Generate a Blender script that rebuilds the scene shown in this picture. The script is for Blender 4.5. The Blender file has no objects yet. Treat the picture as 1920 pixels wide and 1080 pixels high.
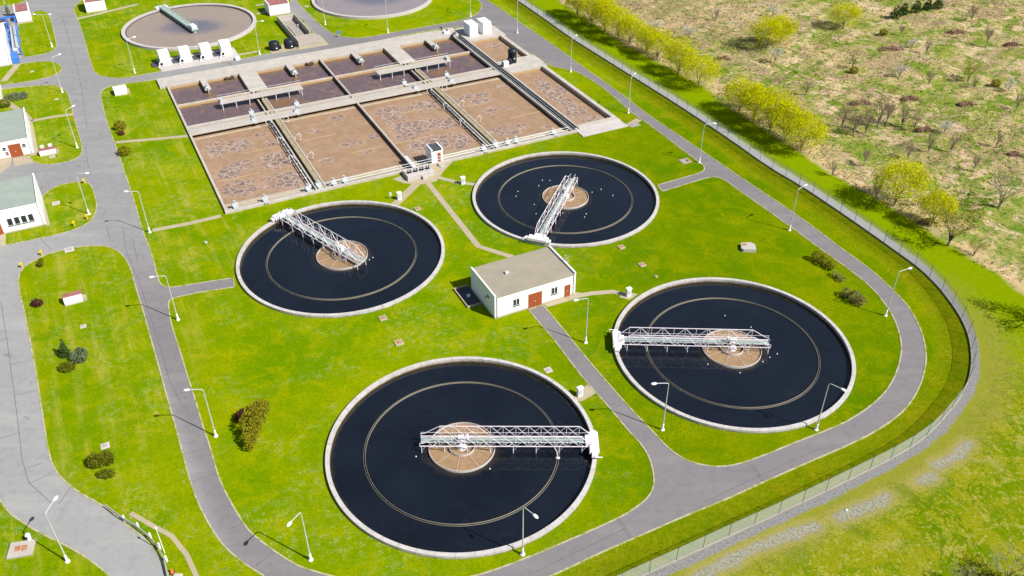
import bpy, bmesh, math, random
import numpy as np
from math import sin, cos, pi, radians, hypot, atan2, sqrt
from mathutils import Vector, Matrix
from mathutils.geometry import tessellate_polygon

scene = bpy.context.scene
COL = scene.collection
random.seed(7)

# ------------------------------------------------------------------ camera model (metres, ground z = 0)
F, TH, H = 1668.06, 0.629940, 77.575
def g(px, py, z=0.0):
    a = (px-960)/F; b = -(py-540)/F
    dx, dy, dz = a, cos(TH)+b*sin(TH), -sin(TH)+b*cos(TH)
    t = (z-H)/dz
    return Vector((dx*t, dy*t, z))
def pjn(x, y, z):
    d2 = z-H
    zz = y*cos(TH)-d2*sin(TH); yy = y*sin(TH)+d2*cos(TH)
    return 960+F*x/zz, 540-F*yy/zz
def gl(pts, z=0.0): return [g(p[0], p[1], z) for p in pts]
# site grid: every building and basin is square to these axes
AX = radians(26.75)
OX, OY = g(423, 397, .5).xy
def U(u, v, z=0.0): return Vector((OX+u*cos(AX)-v*sin(AX), OY+u*sin(AX)+v*cos(AX), z))
def to_uv(p):
    x, y = p[0]-OX, p[1]-OY
    return x*cos(AX)+y*sin(AX), -x*sin(AX)+y*cos(AX)

# ------------------------------------------------------------------ material helpers
class NT:
    def __init__(s, name):
        s.m = bpy.data.materials.new(name); s.m.use_nodes = True
        s.t = s.m.node_tree; s.n = s.t.nodes; s.l = s.t.links
        s.n.clear()
        s.out = s.n.new('ShaderNodeOutputMaterial')
        s.geo = s.n.new('ShaderNodeNewGeometry')
        s.pos = s.geo.outputs['Position']
    def set(s, sock, v):
        if isinstance(v, bpy.types.NodeSocket): s.l.new(v, sock)
        elif isinstance(v, (tuple, list)): sock.default_value = tuple(v)+((1,) if len(v) == 3 and len(sock.default_value) == 4 else ())
        else: sock.default_value = v
    def noise(s, scale, detail=4, rough=.55, dist=0, vec=None, col=False):
        n = s.n.new('ShaderNodeTexNoise'); n.inputs['Scale'].default_value = scale
        n.inputs['Detail'].default_value = detail; n.inputs['Roughness'].default_value = rough
        n.inputs['Distortion'].default_value = dist
        s.l.new(vec or s.pos, n.inputs['Vector'])
        return n.outputs['Color' if col else 'Fac']
    def vor(s, scale, feat='F1', vec=None, rnd=1, out='Distance'):
        n = s.n.new('ShaderNodeTexVoronoi'); n.feature = feat; n.inputs['Scale'].default_value = scale
        n.inputs['Randomness'].default_value = rnd
        s.l.new(vec or s.pos, n.inputs['Vector']); return n.outputs[out]
    def sc(s, v, vec=None):
        n = s.n.new('ShaderNodeVectorMath'); n.operation = 'MULTIPLY'
        s.l.new(vec or s.pos, n.inputs[0]); n.inputs[1].default_value = v; return n.outputs[0]
    def addv(s, a, b):
        n = s.n.new('ShaderNodeVectorMath'); n.operation = 'ADD'; s.set(n.inputs[0], a); s.set(n.inputs[1], b); return n.outputs[0]
    def math(s, op, a, b=0.0, c=0.0):
        n = s.n.new('ShaderNodeMath'); n.operation = op
        s.set(n.inputs[0], a); s.set(n.inputs[1], b); s.set(n.inputs[2], c); return n.outputs[0]
    def step(s, v, a, b):      # smooth 0..1 from a to b
        n = s.n.new('ShaderNodeMapRange'); n.interpolation_type = 'SMOOTHSTEP'
        s.set(n.inputs[0], v); n.inputs[1].default_value = a; n.inputs[2].default_value = b
        return n.outputs[0]
    def mix(s, f, a, b, mode='MIX'):
        n = s.n.new('ShaderNodeMix'); n.data_type = 'RGBA'; n.blend_type = mode
        s.set(n.inputs[0], f); s.set(n.inputs[6], a); s.set(n.inputs[7], b); return n.outputs[2]
    def attr(s, name):
        n = s.n.new('ShaderNodeAttribute'); n.attribute_name = name; return n.outputs['Fac']
    def sep(s):
        n = s.n.new('ShaderNodeSeparateXYZ'); s.l.new(s.pos, n.inputs[0]); return n.outputs
    def bump(s, h, strength=.3, dist=.1):
        n = s.n.new('ShaderNodeBump'); n.inputs['Strength'].default_value = strength; n.inputs['Distance'].default_value = dist
        s.l.new(h, n.inputs['Height']); return n.outputs[0]
    def done(s, col, rough=.7, metal=0, bump=None, spec=.5, ior=1.45):
        p = s.n.new('ShaderNodeBsdfPrincipled')
        s.set(p.inputs['Base Color'], col); s.set(p.inputs['Roughness'], rough); p.inputs['Metallic'].default_value = metal
        p.inputs['Specular IOR Level'].default_value = spec; p.inputs['IOR'].default_value = ior
        if bump: s.l.new(bump, p.inputs['Normal'])
        s.l.new(p.outputs[0], s.out.inputs[0]); return s.m

def plain(name, col, rough=.6, var=.2, scale=1.5, metal=0, spec=.4, fine=12):
    t = NT(name)
    f = t.noise(scale, 5, .6); f2 = t.noise(fine, 3)
    c = t.mix(t.step(f, .3, .7), tuple(x*(1-var) for x in col), tuple(min(1, x*(1+var)) for x in col))
    c = t.mix(t.math('MULTIPLY', t.step(f2, .35, .65), .35), c, tuple(x*(1-var*1.3) for x in col))
    return t.done(c, rough, metal, spec=spec)

def concrete(name, col, dark=.6, grain=.25):
    t = NT(name)
    big = t.noise(.35, 5, .65, 1.0); mid = t.noise(2.2, 5, .65); fine = t.noise(14, 3)
    c = t.mix(t.step(big, .3, .7), tuple(x*.86 for x in col), col)
    c = t.mix(t.math('MULTIPLY', t.step(mid, .52, .72), .55), c, (col[0]*dark, col[1]*dark*.96, col[2]*dark*.88))
    c = t.mix(t.math('MULTIPLY', t.step(fine, .4, .7), grain), c, tuple(x*.7 for x in col))
    return t.done(c, .85, bump=t.bump(fine, .25, .03), spec=.25)

M = {}
M['concrete'] = concrete('pale_concrete', (.41, .375, .335))
M['concrete_white'] = concrete('light_rim_concrete', (.45, .415, .40), .72, .15)
def m_kerb():
    t = NT('kerb_concrete'); n = t.noise(.8, 4, .7); f = t.noise(5, 3, .7)
    c = t.mix(t.step(f, .35, .65), (.30, .26, .16), (.42, .385, .27))
    c = t.mix(t.math('MULTIPLY', t.step(n, .48, .58), .75), c, (.19, .20, .02))
    return t.done(c, .9, spec=.2)
M['kerb'] = m_kerb()
M['path'] = concrete('paving_concrete', (.37, .315, .215), .78)
M['slab'] = concrete('slab_concrete', (.36, .315, .27), .7)
def m_white():
    t = NT('white_render'); x, y, z = t.sep()
    n = t.noise(.4, 4, .6); stv = t.noise(1.0, 4, .7, vec=t.sc((2.2, 2.2, .12)))
    c = t.mix(t.step(n, .3, .7), (.69, .69, .69), (.75, .75, .75))
    c = t.mix(t.math('MULTIPLY', t.step(stv, .54, .70), .35), c, (.46, .45, .42))
    c = t.mix(t.math('MULTIPLY', t.step(t.math('ADD', z, t.math('MULTIPLY', n, -.6)), .35, -.15), .6), c, (.36, .33, .27))
    return t.done(c, .85, spec=.15)
M['white'] = m_white()
M['steel_white'] = plain('white_painted_steel', (.70, .645, .68), .45, .08, 2)
M['galv'] = plain('galvanised_steel', (.50, .53, .52), .45, .1, 3, metal=.25)
M['lamp'] = plain('lamp_white', (.72, .74, .72), .4, .05, 3)
M['grating'] = plain('green_grey_grating', (.27, .35, .31), .7, .25, 2.5, fine=6)
M['dark'] = plain('dark_tank_plastic', (.012, .014, .022), .45, .2, 2)
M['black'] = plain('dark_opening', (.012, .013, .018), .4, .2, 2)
M['glass'] = plain('window_glass', (.02, .028, .032), .12, .2, 1, spec=.6)
M['reddoor'] = plain('rust_red_door', (.27, .062, .018), .6, .1, 3)
M['redroof'] = plain('faded_red_roof', (.27, .11, .105), .8, .2, 1.2)
M['roofgrey'] = plain('grey_felt_roof', (.27, .24, .185), .9, .08, .5, spec=.15)
M['roofgreen'] = plain('grey_green_roof', (.25, .29, .255), .9, .07, .6, spec=.15)
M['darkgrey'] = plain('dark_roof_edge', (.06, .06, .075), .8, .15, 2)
M['blue'] = plain('blue_steel', (.04, .16, .55), .5, .15, 2)
M['yellow'] = plain('yellow_paint', (.62, .42, .01), .5, .1, 3)
M['rust'] = plain('rusty_lid', (.36, .17, .08), .8, .3, 4)
M['orange'] = plain('orange_plastic', (.6, .13, .03), .5, .1, 4)
M['rail'] = plain('rail_steel', (.42, .43, .45), .4, .12, 3, metal=.3)
M['pipe'] = plain('pale_pipe', (.55, .52, .51), .5, .1, 3)
M['joint'] = plain('joint_tar', (.115, .113, .115), .8, .2, 2)
M['olive'] = plain('olive_channel_floor', (.30, .25, .15), .6, .25, 1.5)
M['brownscum'] = plain('brown_scum', (.07, .042, .022), .9, .4, 4)
M['fence_green'] = plain('green_fence_steel', (.06, .10, .085), .5, .1, 3)
M['hazel'] = plain('white_plastic_box', (.6, .62, .62), .5, .06, 3)
M['panel'] = plain('grey_sheet_panel', (.40, .42, .44), .5, .15, 2)
M['soil'] = plain('soil', (.12, .09, .06), .9, .3, 3)
M['launder'] = concrete('algae_stained_launder', (.25, .225, .165), .6)
M['streak'] = plain('scum_streak', (.40, .28, .17), .7, .2, 3)
M['boundstone'] = concrete('weathered_concrete', (.30, .27, .235), .6)

# paved roads
def m_road():
    t = NT('asphalt')
    x, y, z = t.sep()
    big = t.noise(.09, 4, .6, .8); mid = t.noise(.9, 5, .65); fine = t.noise(9, 3)
    base = t.mix(t.math('MULTIPLY', t.step(x, -38, -58), t.step(y, 100, 122)), (.172, .161, .164), (.228, .225, .222))
    pa, pb = g(215, 461), g(455, 1080); dx, dy = (pb-pa).x, (pb-pa).y; L = hypot(dx, dy)
    sd = t.math('ADD', t.math('MULTIPLY', x, dy/L), t.math('MULTIPLY', y, -dx/L))
    sd = t.math('SUBTRACT', sd, (dy*pa.x-dx*pa.y)/L); sd = t.math('MULTIPLY', sd, -1 if (dy*(g(40,700).x-pa.x)-dx*(g(40,700).y-pa.y)) < 0 else 1)
    base = t.mix(t.math('MULTIPLY', t.step(sd, -1, 3), t.step(y, 128, 116)), base, (.262, .262, .256))
    c = t.mix(t.math('MULTIPLY', t.step(big, .35, .7), .45), base, t.mix(1.0, base, (.87, .87, .885), 'MULTIPLY'))
    c = t.mix(t.math('MULTIPLY', t.step(mid, .45, .7), .65), c, t.mix(1.0, c, (.82, .82, .84), 'MULTIPLY'))
    wear = t.noise(1.0, 4, .6, .4, vec=t.sc((.05, .35, 1)))
    c = t.mix(t.math('MULTIPLY', t.step(wear, .48, .7), .6), c, t.mix(1.0, c, (1.2, 1.19, 1.16), 'MULTIPLY'))
    spot = t.step(t.noise(.33, 3, .55, 1.5), .66, .74)
    c = t.mix(t.math('MULTIPLY', spot, .5), c, (.11, .105, .11))
    c = t.mix(t.math('MULTIPLY', t.step(fine, .4, .7), .28), c, t.mix(1.0, c, (.7, .7, .7), 'MULTIPLY'))
    return t.done(c, .85, bump=t.bump(fine, .2, .02), spec=.25)
M['road'] = m_road()

def meadow_tone(t):
    x, y, z = t.sep()
    c = t.mix(t.step(t.noise(.055, 5, .68, .9), .42, .56), (.20, .215, .045), (.39, .30, .155))
    c = t.mix(t.math('MULTIPLY', t.step(t.noise(.28, 5, .65, .6), .50, .58), .85), c, (.105, .175, .014))
    c = t.mix(t.math('MULTIPLY', t.step(t.noise(.12, 4, .65, 1.2), .53, .61), .9), c, (.47, .355, .225))
    c = t.mix(t.math('MULTIPLY', t.math('MULTIPLY', t.step(t.noise(.085, 5, .7, .7), .50, .60), t.step(y, 95, 185)), .75), c, (.29, .20, .135))
    c = t.mix(t.math('MULTIPLY', t.math('MULTIPLY', t.step(y, 190, 225), t.step(x, 75, 45)), .5), c, (.33, .225, .155))
    c = t.mix(t.math('MULTIPLY', t.step(t.noise(.75, 4, .65, .4), .54, .61), .85), c, (.10, .175, .012))
    return c
def m_ground():
    t = NT('grass_and_meadow')
    dm, df, dp = t.attr('d_meadow'), t.attr('d_fence'), t.attr('d_patch')
    x, y, z = t.sep()
    n1 = t.noise(.045, 3, .6, .5); n2 = t.noise(.28, 5, .65, .6); n3 = t.noise(1.6, 5, .7); n4 = t.noise(7, 4, .75); n5 = t.noise(22, 3, .7); g3 = t.noise(3.4, 3, .75)
    # lawn
    lawn = t.mix(t.step(n1, .36, .64), (.105, .192, .0004), (.175, .235, .0005))
    lawn = t.mix(t.math('MULTIPLY', t.step(n2, .46, .62), .6), lawn, (.238, .262, .001))
    lawn = t.mix(t.math('MULTIPLY', t.step(n2, .46, .34), .45), lawn, (.110, .195, .001))
    lawn = t.mix(t.math('MULTIPLY', t.step(n3, .47, .66), .5), lawn, (.098, .175, .001))
    lawn = t.mix(t.math('MULTIPLY', t.step(n3, .44, .32), .55), lawn, (.235, .275, .002))
    right = t.math('MULTIPLY', t.step(t.math('ADD', x, t.math('MULTIPLY', n1, 30)), 5, 42), t.step(y, 200, 150))
    lawn = t.mix(t.math('MULTIPLY', right, .66), lawn, t.mix(1.0, lawn, (.60, .66, .6), 'MULTIPLY'))
    lawn = t.mix(t.math('MULTIPLY', t.step(g3, .50, .64), .45), lawn, t.mix(1.0, lawn, (.66, .74, .6), 'MULTIPLY'))
    lawn = t.mix(t.math('MULTIPLY', t.step(g3, .46, .34), .45), lawn, t.mix(1.0, lawn, (1.35, 1.27, 1.0), 'MULTIPLY'))
    lawn = t.mix(t.math('MULTIPLY', t.step(n4, .48, .64), .55), lawn, t.mix(1.0, lawn, (.56, .66, .5), 'MULTIPLY'))
    lawn = t.mix(t.math('MULTIPLY', t.step(n5, .50, .66), .40), lawn, t.mix(1.0, lawn, (1.4, 1.3, 1.0), 'MULTIPLY'))
    # mower stripes in the left lawn, running along the site grid
    uu = t.math('ADD', t.math('MULTIPLY', x, cos(AX)), t.math('MULTIPLY', y, sin(AX)))
    cmb = t.n.new('ShaderNodeCombineXYZ'); t.l.new(t.math('MULTIPLY', uu, .75), cmb.inputs[0]); t.l.new(t.math('MULTIPLY', y, .05), cmb.inputs[1])
    st = t.noise(1.0, 3, .6, .5, vec=cmb.outputs[0])
    lawn = t.mix(t.math('MULTIPLY', t.math('MULTIPLY', t.step(st, .46, .66), t.step(x, -38, -46)), t.math('MULTIPLY', t.step(n2, .36, .60), .5)), lawn, (.30, .285, .045))
    # dandelions and daisies in drifts
    yel = t.math('MULTIPLY', t.step(t.noise(.16, 4, .6, .4), .48, .62), t.step(t.noise(4.5, 3, .7), .52, .62))
    lawn = t.mix(t.math('MULTIPLY', yel, .6), lawn, (.36, .30, .004))
    gate = t.step(t.noise(.10, 4, .65, .6), .47, .60)
    dais = t.math('MULTIPLY', gate, t.math('MULTIPLY', t.step(t.noise(1.1, 3, .6), .46, .62), t.step(t.noise(7.0, 2, .6), .54, .62)))
    lawn = t.mix(t.math('MULTIPLY', t.math('MULTIPLY', dais, t.math('SUBTRACT', 1, right)), .6), lawn, (.46, .48, .28))
    crack = t.math('SUBTRACT', 1, t.step(t.math('ABSOLUTE', t.math('SUBTRACT', t.noise(.13, 3, .6, 1.4), .5)), .0, .010))
    crack = t.math('MULTIPLY', crack, t.step(t.noise(.07, 2), .56, .66))
    lawn = t.mix(t.math('MULTIPLY', crack, .5), lawn, (.06, .12, .003))
    # ditch strip inside the fence
    dfn = t.math('ADD', df, t.math('MULTIPLY', t.math('SUBTRACT', n3, .5), 1.5))
    ditch = t.math('MULTIPLY', t.step(dfn, -5.2, -3.4), t.step(df, 0.6, -0.3))
    dcol = t.mix(t.step(n2, .4, .65), (.125, .165, .001), (.175, .175, .003))
    dcol = t.mix(t.math('MULTIPLY', t.step(n3, .45, .7), .5), dcol, (.088, .122, .002))
    dcol = t.mix(t.math('MULTIPLY', t.step(g3, .48, .62), .7), dcol, (.075, .095, .002))
    dcol = t.mix(t.math('MULTIPLY', t.step(t.noise(1.2, 4, .7), .52, .66), .6), dcol, (.21, .20, .008))
    c = t.mix(t.math('MULTIPLY', ditch, .8), lawn, dcol)
    # mown strip outside
    out = t.step(df, 0.2, .6)
    mown = t.mix(t.step(n3, .4, .7), (.150, .222, .0008), (.188, .240, .0012))
    mown = t.mix(t.math('MULTIPLY', t.step(n4, .5, .7), .35), mown, (.118, .180, .001))
    rough = t.mix(t.step(n2, .42, .56), (.118, .178, .0008), (.205, .215, .006))
    rough = t.mix(t.math('MULTIPLY', t.step(t.noise(.7, 4, .7, .5), .53, .63), .8), rough, (.285, .265, .04))
    rough = t.mix(t.math('MULTIPLY', t.step(t.noise(.16, 4, .7, .8), .56, .68), .6), rough, (.31, .27, .065))
    rough = t.mix(t.math('MULTIPLY', t.step(g3, .52, .60), .6), rough, (.088, .125, .001))
    rough = t.mix(t.math('MULTIPLY', t.step(t.noise(2.1, 3, .7), .56, .64), .6), rough, (.35, .31, .09))
    vein = t.math('ABSOLUTE', t.math('SUBTRACT', t.noise(.11, 4, .65, 1.0), .5))
    vein = t.math('MULTIPLY', t.math('SUBTRACT', 1, t.step(vein, .003, .020)), t.step(t.noise(.07, 3), .46, .58))
    rough = t.mix(t.math('MULTIPLY', vein, .8), rough, (.075, .135, .001))
    mown = t.mix(t.math('MULTIPLY', t.step(g3, .50, .64), .4), mown, t.mix(1.0, mown, (.72, .78, .7), 'MULTIPLY'))
    worn = t.mix(t.step(n3, .35, .65), (.165, .185, .012), (.25, .21, .06))
    worn = t.mix(t.math('MULTIPLY', t.step(g3, .5, .62), .6), worn, (.12, .14, .01))
    yy = t.math('ADD', y, t.math('MULTIPLY', n2, 16))
    o2 = t.mix(t.step(yy, 108, 92), mown, rough)
    wmask = t.math('MULTIPLY', t.step(t.math('ADD', df, t.math('MULTIPLY', n2, 5)), 9.5, 5.5), t.step(yy, 122, 100))
    o2 = t.mix(t.math('MULTIPLY', wmask, .65), o2, worn)
    o2 = t.mix(t.math('MULTIPLY', t.step(df, 3.4, 1.4), .6), o2, (.20, .205, .02))
    c = t.mix(out, c, o2)
    # wild meadow
    dmn = t.math('ADD', dm, t.math('MULTIPLY', t.math('SUBTRACT', n2, .5), 3.5))
    med = meadow_tone(t)
    med = t.mix(t.math('MULTIPLY', t.step(n3, .50, .60), .6), med, t.mix(1.0, med, (.55, .60, .5), 'MULTIPLY'))
    med = t.mix(t.math('MULTIPLY', t.step(g3, .50, .58), .6), med, t.mix(1.0, med, (1.45, 1.4, 1.4), 'MULTIPLY'))
    med = t.mix(t.math('MULTIPLY', t.step(t.noise(1.9, 3, .7), .56, .64), .75), med, (.095, .09, .035))
    med = t.mix(t.math('MULTIPLY', t.step(t.vor(.9), .20, .10), .7), med, (.06, .065, .022))
    med = t.mix(t.math('MULTIPLY', t.math('MULTIPLY', t.step(dmn, 6, 1), t.step(n1, .33, .52)), .6), med, (.50, .36, .20))
    c = t.mix(t.step(dmn, -.3, 1.2), c, med)
    # gravel
    grain = t.math('SUBTRACT', g3, .5)
    gn = t.math('ADD', t.math('MULTIPLY', grain, 1.2), t.math('ADD', t.math('MULTIPLY', t.math('SUBTRACT', n3, .5), .9), t.math('MULTIPLY', t.math('SUBTRACT', n2, .5), 1.0)))
    grav = t.mix(t.step(n5, .35, .65), (.12, .118, .125), (.29, .285, .285))
    grav = t.mix(t.math('MULTIPLY', t.step(n4, .5, .7), .4), grav, (.21, .17, .14))
    wid = t.math('SUBTRACT', df, t.math('MULTIPLY', t.step(y, 95, 122), 1.0))
    grav = t.mix(t.math('MULTIPLY', t.step(g3, .48, .60), .6), grav, (.105, .10, .105))
    grav = t.mix(t.math('MULTIPLY', t.step(y, 100, 125), .8), grav, t.mix(t.step(g3, .4, .6), (.30, .30, .30), (.38, .38, .375)))
    g1 = t.math('MULTIPLY', t.step(t.math('ADD', wid, t.math('MULTIPLY', gn, .8)), 1.25, .85), t.step(df, .05, .15))
    c = t.mix(g1, c, grav)
    g2 = t.step(t.math('ADD', dp, t.math('MULTIPLY', gn, 1.6)), .85, .5)
    halo = t.step(t.math('ADD', dp, t.math('MULTIPLY', gn, 1.6)), 1.7, .9)
    c = t.mix(t.math('MULTIPLY', halo, .45), c, (.33, .27, .11))
    c = t.mix(t.math('MULTIPLY', g2, .62), c, t.mix(t.step(t.math('ADD', t.math('MULTIPLY', n5, .4), t.math('MULTIPLY', g3, .6)), .42, .58), (.12, .12, .12), (.35, .35, .355)))
    hgt = t.math('ADD', t.math('MULTIPLY', n4, .6), t.math('MULTIPLY', n5, .4))
    return t.done(c, .95, bump=t.bump(hgt, .7, .16), spec=0)
M['ground'] = m_ground()

def m_water(name, deep, rough=.04):
    t = NT(name)
    w = t.noise(1.2, 3, .6); w2 = t.noise(.12, 3)
    c = t.mix(t.step(w2, .3, .7), deep, tuple(x*1.4 for x in deep))
    tc = t.n.new('ShaderNodeTexCoord'); ln = t.n.new('ShaderNodeVectorMath'); ln.operation = 'LENGTH'; t.l.new(tc.outputs['Object'], ln.inputs[0])
    rr = t.math('ADD', ln.outputs['Value'], t.math('MULTIPLY', t.math('SUBTRACT', t.noise(.9, 4, .7), .5), 1.6))
    c = t.mix(t.math('MULTIPLY', t.step(rr, 14.9, 15.6), .8), c, (.030, .024, .008))
    c = t.mix(t.math('MULTIPLY', t.step(rr, 4.9, 4.1), .6), c, (.030, .022, .013))
    film = t.step(t.noise(.22, 5, .7, 2.5), .56, .74)
    c = t.mix(t.math('MULTIPLY', film, .55), c, (.016, .017, .019))
    rough = t.math('ADD', .03, t.math('MULTIPLY', film, .22))
    return t.done(c, rough, bump=t.bump(w, .05, .03), spec=.95, ior=1.33)
M['water'] = m_water('dark_clear_water', (.0050, .0068, .0108))

def m_aer():
    t = NT('aerated_brown_water')
    f = t.attr('foam')
    n = t.noise(.5, 5, .65, .6); fine = t.noise(6, 4, .6)
    c = t.mix(t.step(n, .3, .7), (.248, .156, .092), (.298, .198, .126))
    st = t.noise(1, 4, .6, .5, vec=t.sc((.3, .9, 1)))
    c = t.mix(t.math('MULTIPLY', t.step(st, .5, .75), .4), c, (.25, .145, .07))
    wob = t.addv(t.pos, t.math('MULTIPLY', t.noise(1.4, 3), .9))
    e = t.vor(.72, 'DISTANCE_TO_EDGE', vec=wob); e2 = t.vor(1.7, 'DISTANCE_TO_EDGE', vec=wob)
    cell = t.mix(t.step(fine, .35, .65), (.095, .068, .062), (.140, .104, .096))
    edge = t.math('MULTIPLY', t.math('SUBTRACT', 1, t.step(e, .02, .11)), .95)
    edge2 = t.math('MULTIPLY', t.math('SUBTRACT', 1, t.step(e2, .02, .13)), .6)
    fo = t.mix(t.math('MAXIMUM', edge, edge2), cell, (.40, .295, .23))
    mask = t.math('ADD', f, t.math('MULTIPLY', t.math('SUBTRACT', t.noise(.9, 5, .7, .4), .5), 1.2))
    k = t.step(mask, .42, .56)
    ring = t.math('MULTIPLY', t.step(mask, .30, .42), t.math('SUBTRACT', 1, k))
    hole = t.step(t.vor(.72, 'F1', vec=wob, out='Color'), .22, .28)
    c = t.mix(t.math('MULTIPLY', ring, .5), c, (.35, .235, .16))
    c = t.mix(t.math('MULTIPLY', k, t.math('ADD', .35, t.math('MULTIPLY', hole, .6))), c, fo)
    return t.done(c, .45, bump=t.bump(fine, .2, .03), spec=.3, ior=1.33)
M['aer'] = m_aer()
def m_purple():
    t = NT('purple_grey_water')
    sw = t.noise(.16, 5, .6, 2.2); n = t.noise(.8, 4, .6); fine = t.noise(9, 3)
    c = t.mix(t.step(n, .3, .7), (.098, .066, .073), (.125, .086, .090))
    c = t.mix(t.math('MULTIPLY', t.step(sw, .54, .70), .65), c, (.205, .125, .066))
    c = t.mix(t.math('MULTIPLY', t.step(t.noise(.3, 4, .6, 3), .58, .66), .35), c, (.235, .165, .115))
    ed = t.attr('foam')
    c = t.mix(t.math('MULTIPLY', t.step(t.math('ADD', ed, t.math('MULTIPLY', t.math('SUBTRACT', n, .5), .9)), .35, .75), .7), c, (.175, .098, .036))
    c = t.mix(t.math('MULTIPLY', t.step(fine, .5, .75), .25), c, (.16, .12, .12))
    return t.done(c, .3, bump=t.bump(n, .05, .04), spec=.4, ior=1.33)
M['purple'] = m_purple()
def m_thick(name, grey):
    t = NT(name)
    f = t.attr('foam'); n = t.noise(.3, 5, .65, 1.0); fine = t.noise(3, 4)
    a = (.235, .185, .150) if not grey else (.205, .175, .18)
    c = t.mix(t.step(n, .3, .7), a, tuple(x*1.1 for x in a))
    k = t.step(t.math('ADD', f, t.math('MULTIPLY', t.math('SUBTRACT', n, .5), .8)), .3, .95)
    c = t.mix(t.math('MULTIPLY', k, .9), c, (.105, .105, .14))
    c = t.mix(t.math('MULTIPLY', t.step(fine, .5, .7), .2), c, tuple(x*.8 for x in a))
    return t.done(c, .35, spec=.4, ior=1.33)
M['thick'] = m_thick('thickener_brown_water', False); M['thick2'] = m_thick('thickener_grey_water', True)
def m_scum():
    t = NT('tan_scum')
    n = t.noise(1.2, 5, .65, .8); f = t.noise(6, 4, .7)
    c = t.mix(t.step(n, .35, .65), (.27, .175, .095), (.22, .135, .065))
    c = t.mix(t.math('MULTIPLY', t.step(t.noise(.9, 5, .7, 2.0), .62, .70), .7), c, (.07, .045, .025))
    c = t.mix(t.math('MULTIPLY', t.step(f, .5, .7), .3), c, (.33, .25, .17))
    return t.done(c, .7, bump=t.bump(f, .3, .03))
M['scum'] = m_scum()
def m_foamstrip():
    t = NT('trapped_foam')
    n = t.noise(.6, 5, .7, .6); f = t.noise(5, 4, .75)
    c = t.mix(t.step(n, .4, .6), (.36, .29, .19), (.40, .37, .31))
    c = t.mix(t.step(t.noise(1.1, 4, .7), .56, .66), c, (.38, .27, .075))
    c = t.mix(t.math('MULTIPLY', t.step(f, .48, .6), .7), c, (.27, .22, .165))
    c = t.mix(t.step(t.noise(3.1, 3, .7), .64, .70), c, (.55, .52, .46))
    return t.done(c, .8, bump=t.bump(f, .5, .05))
M['foamstrip'] = m_foamstrip()
def m_rim():
    t = NT('tank_wall_concrete')
    x, y, z = t.sep()
    n = t.noise(.8, 5, .65); f = t.noise(6, 4, .7)
    c = t.mix(t.step(n, .35, .7), (.39, .37, .355), (.47, .445, .43))
    c = t.mix(t.math('MULTIPLY', t.step(f, .5, .7), .35), c, (.27, .24, .22))
    tc = t.n.new('ShaderNodeTexCoord'); sp = t.n.new('ShaderNodeSeparateXYZ'); t.l.new(tc.outputs['Object'], sp.inputs[0])
    an = t.math('MULTIPLY', t.math('ARCTAN2', sp.outputs[1], sp.outputs[0]), 48/(2*pi))
    fr = t.math('ABSOLUTE', t.math('SUBTRACT', t.math('FRACT', t.math('ADD', an, 100)), .5))
    c = t.mix(t.math('MULTIPLY', t.step(fr, .482, .492), .65), c, (.13, .115, .10))
    c = t.mix(t.math('MULTIPLY', t.step(t.noise(1.7, 4, .7), .55, .68), .5), c, (.24, .20, .14))
    zz = t.math('ADD', z, t.math('MULTIPLY', t.math('SUBTRACT', n, .5), .35))
    c = t.mix(t.step(zz, .22, -.05), c, (.11, .08, .035))     # algae at the water line
    return t.done(c, .85, bump=t.bump(f, .2, .02), spec=.25)
M['rim'] = m_rim()
def m_basin(wet_shaded=False):
    t = NT('wet_shaded_basin_wall' if wet_shaded else 'basin_wall_concrete')
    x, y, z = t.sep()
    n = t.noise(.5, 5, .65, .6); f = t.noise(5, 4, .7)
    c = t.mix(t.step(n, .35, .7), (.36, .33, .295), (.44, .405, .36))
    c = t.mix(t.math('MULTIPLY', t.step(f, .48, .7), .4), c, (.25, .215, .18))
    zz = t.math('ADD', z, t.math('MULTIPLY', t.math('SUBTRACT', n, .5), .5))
    c = t.mix(t.step(zz, .25, -.15), c, (.36, .25, .125) if not wet_shaded else (.045, .032, .02))    # sludge staining; the dark variant mixes algae with painted-in shade of the faces
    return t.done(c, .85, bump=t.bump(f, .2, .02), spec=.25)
M['basin'] = m_basin(); M['basin_wet_shaded'] = m_basin(True)

def m_leaf(name, a, b, trans=.35):
    t = NT(name)
    n = t.noise(.9, 3, .6); f = t.noise(9, 2)
    c = t.mix(t.step(n, .35, .65), a, b)
    c = t.mix(t.math('MULTIPLY', t.step(f, .4, .7), .5), c, tuple(x*.6 for x in a))
    d = t.n.new('ShaderNodeBsdfDiffuse'); tr = t.n.new('ShaderNodeBsdfTranslucent'); mx = t.n.new('ShaderNodeMixShader')
    t.l.new(c, d.inputs[0]); t.l.new(c, tr.inputs[0]); mx.inputs[0].default_value = trans
    t.l.new(d.outputs[0], mx.inputs[1]); t.l.new(tr.outputs[0], mx.inputs[2]); t.l.new(mx.outputs[0], t.out.inputs[0])
    return t.m
M['willow'] = m_leaf('spring_willow_leaf', (.52, .53, .003), (.68, .67, .004), .38)
M['olive_leaf'] = m_leaf('olive_bud_leaf', (.30, .285, .035), (.36, .345, .05))
M['greybud'] = m_leaf('grey_green_bud', (.28, .31, .16), (.34, .37, .20))
M['blossom'] = m_leaf('pale_blossom', (.58, .60, .50), (.70, .70, .62))
M['dark_leaf'] = m_leaf('dark_conifer_needle', (.045, .08, .015), (.07, .11, .025), .2)
M['juniper'] = m_leaf('grey_juniper_needle', (.125, .165, .085), (.19, .23, .12), .2)
M['yew'] = m_leaf('olive_evergreen_leaf', (.125, .145, .010), (.18, .195, .016), .25)
M['hedge'] = m_leaf('brown_green_hedge_leaf', (.25, .232, .016), (.33, .305, .02), .35)
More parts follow.
